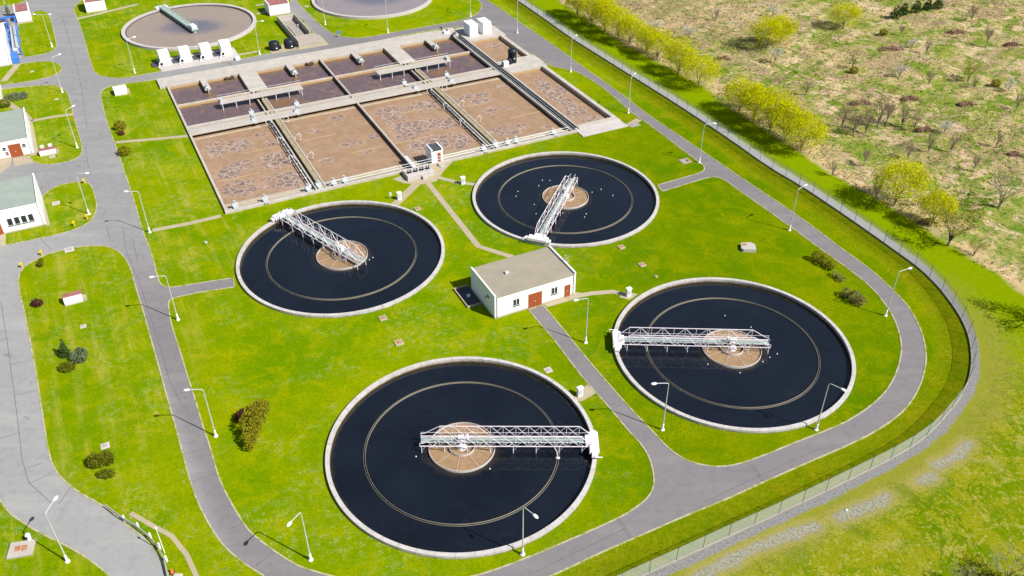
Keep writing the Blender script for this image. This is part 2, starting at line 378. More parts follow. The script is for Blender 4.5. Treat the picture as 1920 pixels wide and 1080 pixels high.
M['hedge2'] = m_leaf('dull_hedge_leaf', (.23, .195, .07), (.29, .25, .09), .3)
M['purple_leaf'] = m_leaf('purple_barberry_leaf', (.085, .03, .028), (.125, .045, .04), .25)
M['bramble'] = m_leaf('dead_bramble', (.30, .195, .13), (.38, .25, .175), .3)
M['scrub'] = m_leaf('olive_scrub_leaf', (.22, .24, .05), (.33, .30, .11), .3)
M['dry'] = m_leaf('dry_grass_blade', (.52, .41, .24), (.27, .29, .07), .4)
def m_dry():
    t = NT('meadow_grass_blade')
    c = t.mix(t.math('MULTIPLY', t.step(t.noise(3.4, 3, .75), .4, .6), .8), t.mix(1.0, meadow_tone(t), (1.0, 1.0, 1.0), 'MULTIPLY'), t.mix(1.0, meadow_tone(t), (1.6, 1.55, 1.5), 'MULTIPLY'))
    d = t.n.new('ShaderNodeBsdfDiffuse'); tr = t.n.new('ShaderNodeBsdfTranslucent'); mx = t.n.new('ShaderNodeMixShader')
    t.l.new(c, d.inputs[0]); t.l.new(c, tr.inputs[0]); mx.inputs[0].default_value = .4
    t.l.new(d.outputs[0], mx.inputs[1]); t.l.new(tr.outputs[0], mx.inputs[2]); t.l.new(mx.outputs[0], t.out.inputs[0]); return t.m
M['dry'] = m_dry()
M['bark'] = plain('brown_bark', (.115, .09, .06), .9, .25, 4)
M['bark_pale'] = plain('pale_bark', (.22, .185, .14), .9, .25, 4)
M['skin'] = plain('skin', (.5, .32, .24), .6, .05, 4)
M['shirt'] = plain('red_shirt', (.55, .05, .07), .8, .1, 4)
M['trousers'] = plain('navy_trousers', (.02, .03, .16), .8, .1, 4)
M['hair'] = plain('dark_hair', (.03, .02, .015), .6, .1, 4)
def m_mesh():
    t = NT('chain_link_mesh')
    p = t.n.new('ShaderNodeBsdfPrincipled'); tr = t.n.new('ShaderNodeBsdfTransparent'); mx = t.n.new('ShaderNodeMixShader')
    n = t.noise(.5, 3)
    t.set(p.inputs['Base Color'], t.mix(n, (.62, .67, .65), (.74, .77, .76))); p.inputs['Roughness'].default_value = .5
    mx.inputs[0].default_value = .26
    t.l.new(tr.outputs[0], mx.inputs[1]); t.l.new(p.outputs[0], mx.inputs[2]); t.l.new(mx.outputs[0], t.out.inputs[0])
    return t.m
M['mesh'] = m_mesh()

# ------------------------------------------------------------------ mesh builder
class MB:
    def __init__(s): s.v = []; s.f = []
    def add(s, vs, fs):
        o = len(s.v); s.v += [tuple(v) for v in vs]; s.f += [tuple(i+o for i in f) for f in fs]; return s
    def box(s, x0, x1, y0, y1, z0, z1):
        return s.add([(x0,y0,z0),(x1,y0,z0),(x1,y1,z0),(x0,y1,z0),(x0,y0,z1),(x1,y0,z1),(x1,y1,z1),(x0,y1,z1)],
            [(0,3,2,1),(4,5,6,7),(0,1,5,4),(1,2,6,5),(2,3,7,6),(3,0,4,7)])
    def bevbox(s, x0, x1, y0, y1, z0, z1, b):
        s.box(x0, x1, y0, y1, z0, z1-b)
        o = [(x0,y0,z1-b),(x1,y0,z1-b),(x1,y1,z1-b),(x0,y1,z1-b)]; i = [(x0+b,y0+b,z1),(x1-b,y0+b,z1),(x1-b,y1-b,z1),(x0+b,y1-b,z1)]
        return s.add(o+i, [(0,1,5,4),(1,2,6,5),(2,3,7,6),(3,0,4,7),(4,5,6,7)])
    def tube(s, p, q, r0, r1=None, n=6, cap=True):
        r1 = r0 if r1 is None else r1
        p, q = Vector(p), Vector(q); d = q-p
        if d.length < 1e-6: return s
        d.normalize(); a = d.orthogonal().normalized(); b = d.cross(a)
        vs = [p+(a*cos(2*pi*i/n)+b*sin(2*pi*i/n))*r0 for i in range(n)]+[q+(a*cos(2*pi*i/n)+b*sin(2*pi*i/n))*r1 for i in range(n)]
        fs = [(i,(i+1)%n,n+(i+1)%n,n+i) for i in range(n)]
        if cap: fs += [tuple(range(n-1,-1,-1)), tuple(range(n,2*n))]
        return s.add(vs, fs)
    def path(s, pts, r, n=6):
        for a, b in zip(pts, pts[1:]): s.tube(a, b, r, r, n)
        return s
    def bar(s, p, q, w):   # square bar
        return s.tube(p, q, w*.7, w*.7, 4)
    def lathe(s, prof, n=24, c=(0,0)):
        vs = []; fs = []
        for r, z in prof:
            vs += [(c[0]+r*cos(2*pi*i/n), c[1]+r*sin(2*pi*i/n), z) for i in range(n)]
        for k in range(len(prof)-1):
            for i in range(n):
                j = (i+1)%n; fs.append((k*n+i, k*n+j, (k+1)*n+j, (k+1)*n+i))
        if prof[-1][0] > 1e-3: fs.append(tuple((len(prof)-1)*n+i for i in range(n)))
        return s.add(vs, fs)
    def ring(s, r0, r1, z0, z1, n=96, c=(0,0)):
        vs = []; fs = []
        for r, z in ((r1,z0),(r1,z1),(r0,z1),(r0,z0)):
            vs += [(c[0]+r*cos(2*pi*i/n), c[1]+r*sin(2*pi*i/n), z) for i in range(n)]
        for k in range(4):
            for i in range(n):
                j = (i+1)%n; l = (k+1)%4; fs.append((k*n+i, k*n+j, l*n+j, l*n+i))
        return s.add(vs, fs)
    def ell(s, c, rx, ry, rz, n=12, m=7, rot=0):
        vs = []; fs = []
        for k in range(m+1):
            th = pi*k/m
            for i in range(n):
                x, y, z = rx*sin(th)*cos(2*pi*i/n), ry*sin(th)*sin(2*pi*i/n), rz*cos(th)
                vs.append((c[0]+x*cos(rot)-y*sin(rot), c[1]+x*sin(rot)+y*cos(rot), c[2]+z))
        for k in range(m):
            for i in range(n):
                j = (i+1)%n; fs.append((k*n+i, (k+1)*n+i, (k+1)*n+j, k*n+j))
        return s.add(vs, fs)
    def prism(s, pts, z0, z1):
        n = len(pts)
        vs = [(p[0],p[1],z0) for p in pts]+[(p[0],p[1],z1) for p in pts]
        fs = [tuple(range(n,2*n)), tuple(range(n-1,-1,-1))]+[(i,(i+1)%n,n+(i+1)%n,n+i) for i in range(n)]
        return s.add(vs, fs)
    def strip(s, pts, w0, w1, z0, z1, closed=False):
        """band between offsets w0 and w1 (left of travel is +) along a polyline, with height"""
        P = [Vector((p[0], p[1])) for p in pts]; n = len(P); L = []
        for i in range(n):
            a = P[i-1] if (i > 0 or closed) else P[i]; b = P[(i+1)%n] if (i < n-1 or closed) else P[i]
            d = (b-a)
            if d.length < 1e-6: d = Vector((1,0))
            d.normalize(); nn = Vector((-d.y, d.x))
            L.append((P[i]+nn*w0, P[i]+nn*w1))
        vs = []
        for a, b in L: vs += [(a.x,a.y,z0),(a.x,a.y,z1),(b.x,b.y,z1),(b.x,b.y,z0)]
        fs = []
        for i in range(n if closed else n-1):
            j = (i+1)%n
            for k in range(4):
                l = (k+1)%4; fs.append((4*i+k, 4*j+k, 4*j+l, 4*i+l))
        if not closed: fs += [(0,1,2,3), (4*n-1,4*n-2,4*n-3,4*n-4)]
        return s.add(vs, fs)
    def mesh(s, name, mat, smooth=False):
        me = bpy.data.meshes.new(name); me.from_pydata(s.v, [], s.f); me.materials.append(mat)
        bm = bmesh.new(); bm.from_mesh(me); bmesh.ops.recalc_face_normals(bm, faces=bm.faces); bm.to_mesh(me); bm.free()
        if smooth:
            me.polygons.foreach_set('use_smooth', [True]*len(me.polygons)); me.update()
        return me
    def build(s, name, mat, parent=None, smooth=False, loc=None, rz=0):
        return link(name, s.mesh(name, mat, smooth), parent, loc, rz)

def link(name, me, parent=None, loc=None, rz=0):
    o = bpy.data.objects.new(name, me); COL.objects.link(o)
    if parent: o.parent = parent
    if loc is not None: o.location = loc
    o.rotation_euler[2] = rz
    return o
def tag(o, label=None, cat=None, group=None, kind=None):
    if label: o['label'] = label
    if cat: o['category'] = cat
    if group: o['group'] = group
    if kind: o['kind'] = kind
    return o
def thing(name, label, cat, loc=(0,0,0), rz=0, group=None):
    o = bpy.data.objects.new(name, None); COL.objects.link(o); o.empty_display_size = .3
    o.location = loc; o.rotation_euler[2] = rz
    return tag(o, label, cat, group)
def dup(root, loc, rz=0, label=None, scale=None):
    def cp(o, par):
        c = o.copy(); COL.objects.link(c)
        if par: c.parent = par
        for ch in [x for x in o.children]: cp(ch, c)
        return c
    r = cp(root, None); r.location = loc; r.rotation_euler[2] = rz
    if scale is not None: r.scale = scale
    if label: r['label'] = label
    return r
def uvthing(name, label, cat, u, v, group=None): return thing(name, label, cat, U(u, v), AX, group)

# ------------------------------------------------------------------ site outlines (edges of lawns, traced on the ground plane)
A_ = [(187,172),(192,195),(200,230),(216,270),(235,327),(250,370),(266,430),(287,482),(295,520),(302,535),(318,540),(360,533),(437,521),(437,521),(437,521),(440,538),(440,538),(440,538),(425,540.5),(380,547),(332,557),(320,561),(315,567),
 (320,605),(335,650),(350,700),(367,752),(382,805),(389,822),(400,860),(412,902),(437,950),(462,990),(477,1005),(512,1032),(555,1060),(585,1070),(620,1080),(700,1096),(800,1098),(895,1080),
 (960,1057),(1022,1032),(1085,1005),(1155,974),(1185,957),(1212,937),(1224,918),(1227,900),(1222,870),(1212,847),(1197,827),(1180,810),(1135,755),(1102,720),(1067,675),(1035,632),(990,581),(990,581),(990,581),(1018,572),(1018,572),(1018,572),
 (1060,622),(1102,675),(1150,730),(1192,777),(1225,810),(1252,840),(1280,860),(1310,871),(1347,876),(1385,871),(1440,851),(1490,830),(1542,810),(1590,790),(1635,760),(1665,730),(1682,697),(1690,665),(1690,640),(1682,610),(1670,585),(1652,560),(1635,540),
 (1596,508),(1562,484),(1529,460),(1480,424),(1440,395),(1385,357),(1360,338),(1345,332),(1330,332),(1290,344),(1242,359),(1242,359),(1242,359),(1233,347),(1233,347),(1233,347),(1285,332),(1314,324),(1322,317),(1318,309),(1300,297),(1265,270),(1235,247),(1200,222),(1185,212),(1135,167),(1085,135),(1060,129),(1037,126),
 (1015,112),(940,70),(870,42),(600,100),(440,128),(296,149),(240,156),(205,161)]
B_ = [(495,1080),(462,1060),(425,1030),(402,1000),(380,962),(360,915),(345,860),(332,810),(312,740),(295,677),(280,625),(267,577),(255,540),(245,502),(232,480),(217,467),(195,461),(160,461),(110,470),(80,480),(52,495),(39,508),(34,522),(36,545),(47,590),(60,655),(70,715),(80,777),(85,810),(90,842),(100,877),(120,902),(150,925),(200,952),(230,979),(260,1000),(280,1017),(300,1045),(315,1077)]
C_ = [(548,-12),(560,7),(590,37),(610,55),(630,66),(660,72),(692,70),(780,53),(868,38),(892,28),(904,15),(903,6),(885,-12)]
D_ = [(-70,862),(-30,905),(0,937),(12,957),(35,975),(70,997),(107,1015),(150,1037),(185,1062),(207,1082),(230,1118)]
E_ = [(81,372),(85,361),(110,347),(140,341),(160,341),(172,347),(180,375),(182,392),(175,410),(160,422),(125,436),(75,447),(10,460),(-40,470),(-40,420),(10,360),(60,352)]
F__ = [(56,296),(65,305),(80,309),(107,307),(140,300),(152,290),(155,281),(151,262),(137,215),(131,182),(120,166),(100,159),(62,161),(8,167),(-60,172),(-60,240),(20,285)]
G_ = [(-60,133),(32,121),(60,116.5),(85,114.5),(105,117),(116,125),(115,134),(100,142),(70,150),(30,156.5),(-60,165)]
H_ = [(30,44),(57,42),(61,22),(72,20),(88,22),(94,32),(101,60),(106,83),(105,91),(92,98.5),(70,104),(42,108.5),(34,85)]
I_ = [(-60,16),(0,12),(28,9),(44,4),(56,-4),(60,-15),(-60,-15)]
J_ = [(137,18),(140,11),(150,4),(162,-12),(545,-12),(548,0),(538,14),(545,25),(556,25),(585,58),(606,84),(570,92),(505,100),(448,112),(303,133),(240,146),(215,147),(184,142),(173,130),(152,50)]
OUT_ = [(880,-14),(915,0),(960,32),(1035,82),(1085,120),(1160,172),(1210,212),(1297,270),(1335,296),(1385,330),(1440,367),(1490,400),(1540,437),(1590,475),(1635,507),(1670,540),(1702,572),(1722,607),(1732,635),(1737,665),(1735,690),(1727,720),(1710,752),(1685,780),(1640,810),(1590,835),(1515,867),(1440,900),(1360,937),(1285,967),(1210,1000),(1135,1032),(1035,1080),(950,1112),(800,1142),(640,1128),(540,1102)]
def chaikin(P, k=2, closed=True):
    for _ in range(k):
        Q = []
        n = len(P)
        for i in range(n if closed else n-1):
            a, b = P[i], P[(i+1)%n]
            Q += [a*.75+b*.25, a*.25+b*.75]
        P = Q if closed else [P[0]]+Q+[P[-1]]
    return P
W = lambda L: [g(*p).to_2d() for p in L]
holes = {k: chaikin(W(v)) for k, v in dict(A=A_, C=C_, E=E_, F=F__, G=G_, H=H_, I=I_, J=J_).items()}
Bw = chaikin(W(B_), 2, False); Dw = chaikin(W(D_), 2, False); Ow = chaikin(W(OUT_), 2, False)
outer = Ow + Bw + [g(330,1118).to_2d()] + list(reversed(Dw)) + [g(-150,800).to_2d(), g(-330,300).to_2d(), g(-420,-14).to_2d()]
polys = [[Vector((p.x, p.y, 0)) for p in outer]] + [[Vector((p.x, p.y, 0)) for p in h] for h in holes.values()]
flat = [p for P in polys for p in P]
tri = tessellate_polygon(polys)
mb = MB(); mb.add([(p.x, p.y, .012) for p in flat], [t for t in tri])
tag(mb.build('road', M['road']), 'grey asphalt site roads and concrete driveway looping round the lawns', 'road', kind='structure')
mb = MB()
for h in holes.values(): mb.strip(h, -.09, .09, -.05, .055, True)
for h in (Bw, Dw, Ow): mb.strip(h, -.09, .09, -.05, .055)
tag(mb.build('kerb', M['kerb']), 'pale concrete kerb edging the lawns', 'kerb', kind='structure')

# road joints
mb = MB()
JT = [[(115,27),(127,65),(137,100),(152,160),(158,200),(163,240)],[(133,178),(185,170)],[(152,263),(212,255)],[(118,32),(137,27)],[(124,70),(155,66)],[(160,275),(166,315)],
 [(200,425),(206,450)],[(230,425),(236,470),(262,530),(300,650),(318,715),(345,765)],[(248,445),(258,490)],[(305,704),(347,695)],[(320,742),(358,733)],[(347,851),(394,839)],[(357,903),(408,887)],[(428,992),(461,980)],
 [(2,565),(15,652),(27,740),(36,810),(41,860),(54,905),(95,942)],[(46,880),(78,868)],[(54,907),(95,888)],[(0,822),(36,812)],[(20,684),(60,675)],[(27,742),(66,732)],[(110,945),(132,915)],
 [(1005,1072),(1100,1026),(1175,990)],[(1320,942),(1440,885),(1540,840)],[(1157,974),(1182,1012)],[(1161,972),(1186,1010)],[(1404,870),(1430,904)],[(1408,868),(1434,902)],[(1697,668),(1737,676)],[(1630,762),(1712,745)],[(480,1062),(513,1033)],[(1657,557),(1676,552)],[(60,430),(95,468)],[(0,350),(80,320),(160,300)]]
for L in JT: mb.strip(W(L), -.035, .035, .013, .018)
tag(mb.build('road_joint', M['joint']), 'dark tar joints and cracks across the paving', 'road joint', kind='structure')

# ------------------------------------------------------------------ tanks and fence lines needed by the ground
TANK = [(-26.496,115.135),(9.194,133.069),(29.740,92.533),(-5.948,74.343)]
THICK = [(-79.7,216.2,16.0),(-37.2,237.5,16.0)]
FENCE = [(880,-60),(925,-28),(971,2),(1022,37),(1070,72),(1115,100),(1185,144),(1235,175),(1285,207),(1372,265),(1440,314),(1502,350),(1565,392),(1627,435),(1690,480),(1727,507),(1760,540),(1778,563),(1797,590),(1811,617),(1819,645),(1822,680),(1816,715),(1802,745),(1781,772),(1750,808),(1715,836),(1665,865),(1615,890),(1540,927),(1465,962),(1440,974),(1360,1010),(1285,1045),(1210,1079),(1110,1125)]
Fw = chaikin(W(FENCE), 1, False)
MEAD = [(940,-60),(1030,-8),(1065,15),(1110,45),(1170,85),(1240,122),(1320,165),(1345,190),(1400,225),(1500,288),(1560,330),(1640,372),(1720,424),(1790,468),(1850,505),(1920,556),(2010,640),(2200,760)]
Mw = W(MEAD)
PATCH = [(1300,1090),(1340,1066),(1400,1036),(1475,1004),(1530,986)],[(1572,972),(1610,957),(1650,942),(1660,930)],[(1757,872),(1790,858),(1815,832)],[(1720,905),(1745,893)]

def dist_poly(X, Y, P, signed=True):
    best = np.full(X.shape, 1e9); sgn = np.ones(X.shape)
    for a, b in zip(P, P[1:]):
        dx, dy = b[0]-a[0], b[1]-a[1]; L = dx*dx+dy*dy
        t = np.clip(((X-a[0])*dx+(Y-a[1])*dy)/L, 0, 1)
        ex, ey = X-(a[0]+t*dx), Y-(a[1]+t*dy); d = ex*ex+ey*ey
        m = d < best
        cr = dx*(Y-a[1])-dy*(X-a[0])
        best = np.where(m, d, best); sgn = np.where(m, np.sign(cr), sgn)
    return np.sqrt(best)*(sgn if signed else 1)

def ground():
    st = .75
    def axis(a, b):
        core = list(np.arange(a, b+.01, st)); lo = []; hi = []
        d = st; x = a
        while x > -1500: d *= 1.45; x -= d; lo.append(x)
        d = st; x = b
        while x < 1500: d *= 1.45; x += d; hi.append(x)
        return np.array(list(reversed(lo))+core+hi)
    xs, ys = axis(-132, 150), axis(40, 262)
    X, Y = np.meshgrid(xs, ys); nx, ny = len(xs), len(ys)
    df = dist_poly(X, Y, Fw); dm = dist_poly(X, Y, Mw)          # left of travel is outside
    dp = np.minimum.reduce([dist_poly(X, Y, W(P), False) for P in PATCH])
    # snap vertices onto hole outlines
    th = .56
    def snap(S, gx, gy):
        m = np.abs(S) < th
        X[m] -= (S*gx)[m]; Y[m] -= (S*gy)[m]
        S[m] = 0; return S
    holes_ = []
    for cx, cy, R in [(c[0], c[1], 15.7) for c in TANK]+[(c[0], c[1], 15.6) for c in THICK]:
        r = np.hypot(X-cx, Y-cy)+1e-9
        holes_.append(snap(r-R, (X-cx)/r, (Y-cy)/r))
    u = (X-OX)*cos(AX)+(Y-OY)*sin(AX); v = -(X-OX)*sin(AX)+(Y-OY)*cos(AX)
    u0, u1, v0, v1 = .18, 77.6, .18, 61.0
    for (lo, hi, w, e) in ((u0, u1, u, (cos(AX), sin(AX))), (v0, v1, v, (-sin(AX), cos(AX)))):
        o = v if w is u else u; olo, ohi = (v0, v1) if w is u else (u0, u1)
        for edge in (lo, hi):
            m = (np.abs(w-edge) < th) & (o > olo-1.2) & (o < ohi+1.2)
            X[m] -= ((w-edge)*e[0])[m]; Y[m] -= ((w-edge)*e[1])[m]; w[m] = edge
    S = np.maximum(np.maximum(u0-u, u-u1), np.maximum(v0-v, v-v1))
    holes_.append(S)
    hole = np.minimum.reduce(holes_)
    Z = np.zeros_like(X)
    s = -df
    Z -= (.12+.43*np.clip((Y-85)/40, 0, 1))*np.exp(-((s-2.7)/1.35)**2)*(s > .2)
    rng = np.random.RandomState(3)
    k = np.clip((dm-1.0)/5, 0, 1)
    bumps = sum(np.sin(X*a+p)*np.cos(Y*b+q) for a, b, p, q in [(.31,.27,1,2),(.63,.71,.4,1.7),(1.3,1.1,2.2,.3),(.17,.13,.2,.9)])
    Z += k*.13*bumps
    far = (np.abs(X) > 170) | (Y > 300) | (Y < 20)
    Z[far] = np.minimum(Z[far], 0)
    idx = np.arange(nx*ny).reshape(ny, nx)
    q = np.stack([idx[:-1,:-1], idx[:-1,1:], idx[1:,1:], idx[1:,:-1]], -1).reshape(-1, 4)
    hv = hole.reshape(-1)[q]
    q = q[~np.all(hv <= 1e-6, axis=1)]
    used = np.unique(q); remap = -np.ones(nx*ny, int); remap[used] = np.arange(len(used)); q = remap[q]
    co = np.stack([X, Y, Z], -1).reshape(-1, 3)[used]
    me = bpy.data.meshes.new('ground')
    me.vertices.add(len(co)); me.vertices.foreach_set('co', co.ravel())
    me.loops.add(q.size); me.loops.foreach_set('vertex_index', q.ravel())
    me.polygons.add(len(q)); me.polygons.foreach_set('loop_start', np.arange(0, q.size, 4)); me.polygons.foreach_set('loop_total', np.full(len(q), 4))
    me.polygons.foreach_set('use_smooth', np.ones(len(q), bool))
    for nm, a in (('d_meadow', dm), ('d_fence', df), ('d_patch', dp)):
        at = me.attributes.new(nm, 'FLOAT', 'POINT'); at.data.foreach_set('value', a.reshape(-1)[used].astype(np.float32))
    me.materials.append(M['ground']); me.update(); me.validate()
    return tag(link('ground', me), 'bright green mown lawns with a dry meadow beyond the fence', 'ground', kind='structure')
ground()

# ------------------------------------------------------------------ paved paths and slabs
paths = MB()
for pts, w in [([(286,432),(350,420),(414,405)],.5),([(217,267),(290,261),(352,255)],.5),([(800,340),(897,462),(980,488)],.5),([(781,345),(738,386)],.75),([(822,333),(862,343),(893,346)],.45),
    ([(1078,556),(1110,550),(1150,547),(1182,556)],.45),([(245,962),(290,988),(322,1005),(350,1040),(369,1082)],.26),([(33,121),(7,152)],.7),([(4,187),(30,203),(46,214),(58,227)],.6),([(58,227),(100,219),(138,214)],.5),
    ([(143,36),(205,21),(258,8)],.6),([(446,103),(482,96.5)],.5),([(480,10),(500,7)],.5),([(480,26),(500,22)],.5),([(571,13),(579,11)],.7),([(1177,236),(1198,224)],.7)]:
    paths.strip(W(pts), -w, w, .0, .028)
def slab_uv(m, u0, u1, v0, v1, z):
    m.add([U(u0,v0,z),U(u1,v0,z),U(u1,v1,z),U(u0,v1,z),U(u0,v0,-.05),U(u1,v0,-.05),U(u1,v1,-.05),U(u0,v1,-.05)],[(0,1,2,3),(0,4,5,1),(1,5,6,2),(2,6,7,3),(3,7,4,0)])
def slab_px(m, pts, z):
    P = W(pts); m.prism(P, -.05, z)
slab_px(paths, [(736,336),(757,344),(790,346),(818,340),(833,320),(848,304),(826,300),(780,318)], .034)
slab_px(paths, [(1016,568),(1026,576),(1091,557),(1099,551),(1080,548)], .033)
slab_px(paths, [(1070,752),(1101,721),(1117,737),(1092,752)], .031)
slab_px(paths, [(1160,557),(1184,549),(1196,552),(1180,562)], .024)
slab_px(paths, [(48,222),(60,225),(73,289),(58,292)], .024)
slab_px(paths, [(-20,302),(22,297),(20,310),(5,322),(-20,330)], .021)
slab_px(paths, [(-30,440),(11,439),(11,459),(-30,466)], .022)
slab_px(paths, [(21,46),(32,44),(41,108),(28,110)], .026)
slab_px(paths, [(80,368),(77,372),(88,424),(94,422)], .026)
slab_px(paths, [(56,292),(24,297),(28,312),(62,305)], .019)
slab_uv(paths, 25, 31, 67, 70, .033)
slab_uv(paths, 31.3, 38.5, 66.7, 74.2, .029)
slab_uv(paths, -28.0, -23.0, 115.2, 116.4, .03)
tag(paths.build('path', M['path']), 'pale paved footpaths and small aprons on the lawns', 'path', kind='structure')

# ------------------------------------------------------------------ clarifiers
def clarifier(label, i):
    cx, cy = TANK[i]
    t = thing('clarifier_tank', label, 'settling tank', (cx, cy, 0), 0, 'round settling tanks with dark water')
    MB().ring(15.5, 16.0, -1.2, .45, 144).build('tank_wall', M['rim'], t)
    l = MB(); l.ring(11.385, 11.42, -.5, -.03, 160); l.ring(11.60, 11.625, -.5, -.09, 160)
    for k in range(24):
        a = 2*pi*k/24; l.bar((11.37*cos(a), 11.37*sin(a), -.03), (11.62*cos(a), 11.62*sin(a), -.06), .015)
    l.build('overflow_channel', M['launder'], t)
    w = MB().ring(3.9, 3.97, -.6, .16, 64).build('feed_well', M['concrete_white'], t)
    MB().ring(1.52, 1.58, -.5, .3, 40).build('inner_ring', M['concrete_white'], w)
    s = MB()
    for k in range(9):
        a = 2*pi*k/9+.2+i; s.bar((1.6*cos(a), 1.6*sin(a), .12), (3.9*cos(a), 3.9*sin(a), .1), .018)
    s.build('spoke', M['steel_white'], w)
    sc = MB(); n = 48; sc.add([(3.87*cos(2*pi*k/n), 3.87*sin(2*pi*k/n), -.04) for k in range(n)], [tuple(range(n))]); sc.build('scum', M['scum'], w)
    MB().lathe([(.75,-.5),(.6,.3),(.34,.75),(.3,1.25),(.5,1.3),(.5,1.45)], 20).build('centre_column', M['steel_white'], t)
    n = 128; wm = MB(); wm.add([(15.51*cos(2*pi*k/n), 15.51*sin(2*pi*k/n), 0) for k in range(n)], [tuple(range(n))])
    tag(wm.build('water', M['water'], None, False, (cx, cy, -.16)), 'dark still water in a round settling tank', 'water', kind='structure')
    return t
clarifier('left round settling tank whose scraper bridge points to its upper left rim', 0)
clarifier('round settling tank at upper right, nearest to the gravelly brown basins and loop road', 1)
clarifier('right round settling tank inside the curve of the road, bridge reaching its left rim', 2)
clarifier('nearest and largest looking round settling tank in front of the white building', 3)

def bridge(label, i, deg, style):
    cx, cy = TANK[i]
    t = thing('scraper_bridge', label, 'bridge', (cx, cy, 0), radians(deg), 'white truss scraper bridges')
    zb, zt, hw, x0, x1 = .95, 2.6, .82, -4.9, 15.9
    pn = 1.5; T0, T1 = -2.6, 13.9           # extent of the top chord
    for sy in (-hw, hw):
        m = MB()
        m.bar((x0, sy, zb), (x1, sy, zb), .08); m.bar((T0, sy, zt), (T1, sy, zt), .075)
        m.bar((T0, sy, zt), (x0+.4, sy, zb+.45), .065); m.bar((x0+.4, sy, zb+.45), (x0, sy, zb+.45), .05); m.bar((x0, sy, zb), (x0, sy, zb+.45), .05)
        m.bar((T1, sy, zt), (x1-.2, sy, zb), .07)
        n = int(round((T1-T0)/pn))
        for k in range(n+1):
            x = T0+(T1-T0)*k/n; m.bar((x, sy, zb), (x, sy, zt), .045)
            if k < n:
                xb = T0+(T1-T0)*(k+1)/n
                if style == 'x':
                    m.bar((x, sy, zb), (xb, sy, zt), .04); m.bar((xb, sy, zb), (x, sy, zt), .04)
                else:
                    m.bar((x, sy, zb if k % 2 else zt), (xb, sy, zt if k % 2 else zb), .055)
        m.build('truss', M['steel_white'], t)
    m = MB(); n = 14; pts = [(x0+(x1-x0)*k/n, -hw if k % 2 else hw, zb-.02) for k in range(n+1)]
    m.path(pts, .032, 4); m.bar((x0, 0, zb-.02), (x1, 0, zb-.02), .05); m.build('floor_brace', M['steel_white'], t)
    m = MB(); m.box(x0+.1, x1-.6, -.36, .36, zb+.06, zb+.11); m.build('walkway', M['grating'], t)
    m = MB()
    for sy in (-.4, .4):
        m = MB(); m.bar((x0+.1, sy, zb+.22), (x1-.5, sy, zb+.22), .05); m.bar((x0+.1, sy, zb+1.05), (x1-.5, sy, zb+1.05), .03)
        for k in range(11): m.bar((x0+.2+k*2, sy, zb+.1), (x0+.2+k*2, sy, zb+1.05), .025)
        m.build('handrail', M['steel_white'], t)
    for k in range(8):
        x = -4.7+2.7*k
        if x > 15: continue
        for sy in (-hw, hw):
            m = MB(); m.tube((x, sy, -.5), (x, sy, zb), .045); m.tube((x-.05, sy, .1), (x+.5, sy, zb), .02, .02, 4)
            m.build('scraper_leg', M['steel_white'], t)
    m = MB(); m.bevbox(15.0, 16.15, -1.75, 1.45, .72, 1.22, .08); m.bevbox(15.25, 15.95, -2.3, -1.75, .62, 1.0, .06); m.bevbox(15.25, 15.95, 1.45, 1.9, .62, 1.0, .06)
    m.box(14.6, 15.3, -.8, .8, 1.0, 1.3); m.tube((15.6, -2.4, .85), (16.5, -2.4, .85), .07)
    c = m.build('carriage', M['steel_white'], t)
    for y in (-2.02, 1.68):
        w = MB().tube((15.55, y, .68), (15.85, y, .68), .22, .22, 14); w.build('wheel', M['dark'], c)
    m = MB(); m.bevbox(-.45, .5, -.4, .4, zb+.1, zb+.75, .06); m.tube((.7, 0, zb+.1), (.7, 0, zb+1.1), .16, .16, 10)
    m.build('drive_box', M['hazel'], t)
    if style == 'x':
        m = MB(); m.path([(10.9,-.9,1.0),(11.2,-1.5,.8),(11.3,-1.9,.35)], .07); m.ell((11.3,-1.95,.25), .28, .2, .16); m.build('skimmer_arm', M['galv'], t)
    return t
bridge('white scraper bridge with railed walkway across the left tank, running to its upper left rim', 0, 138.03, 'w')
bridge('white scraper bridge across the upper right tank to its lower left rim', 1, -108.5, 'w')
bridge('white zigzag truss scraper bridge running from the left rim of the right tank', 2, 178.0, 'w')
bridge('white cross braced truss bridge running to the right rim of the nearest tank', 3, -.23, 'x')

# small white floats on the water
fl = MB(); fl.ell((0,0,0), .085, .085, .07, 10, 6); fl.tube((0,0,.06),(0,0,.12),.03); flm = fl.mesh('float', M['lamp'], True)
for tank, pts in (('the upper right tank', [(1010,348),(1017,338),(1031,338.5),(971,359),(967.5,368),(1001.5,383.5),(1005,400.5),(1055,399.5),(1099,401),(1096,407),(1110,360.5),(1127,355),(1149,366.5)]),
                  ('the right tank', [(1359,592),(1408,613.5),(1327,683),(1387.5,699),(1443,670),(1457,663.5),(1430,678)]),
                  ('the nearest tank', [(780,856),(918.5,879)]), ('the left tank beside its feed well', [(699,483),(692.5,487)])):
    for p in pts:
        o = link('float', flm, None, g(p[0], p[1], -.12)); tag(o, 'small white float on the dark water of '+tank, 'float', 'white floats on '+tank)

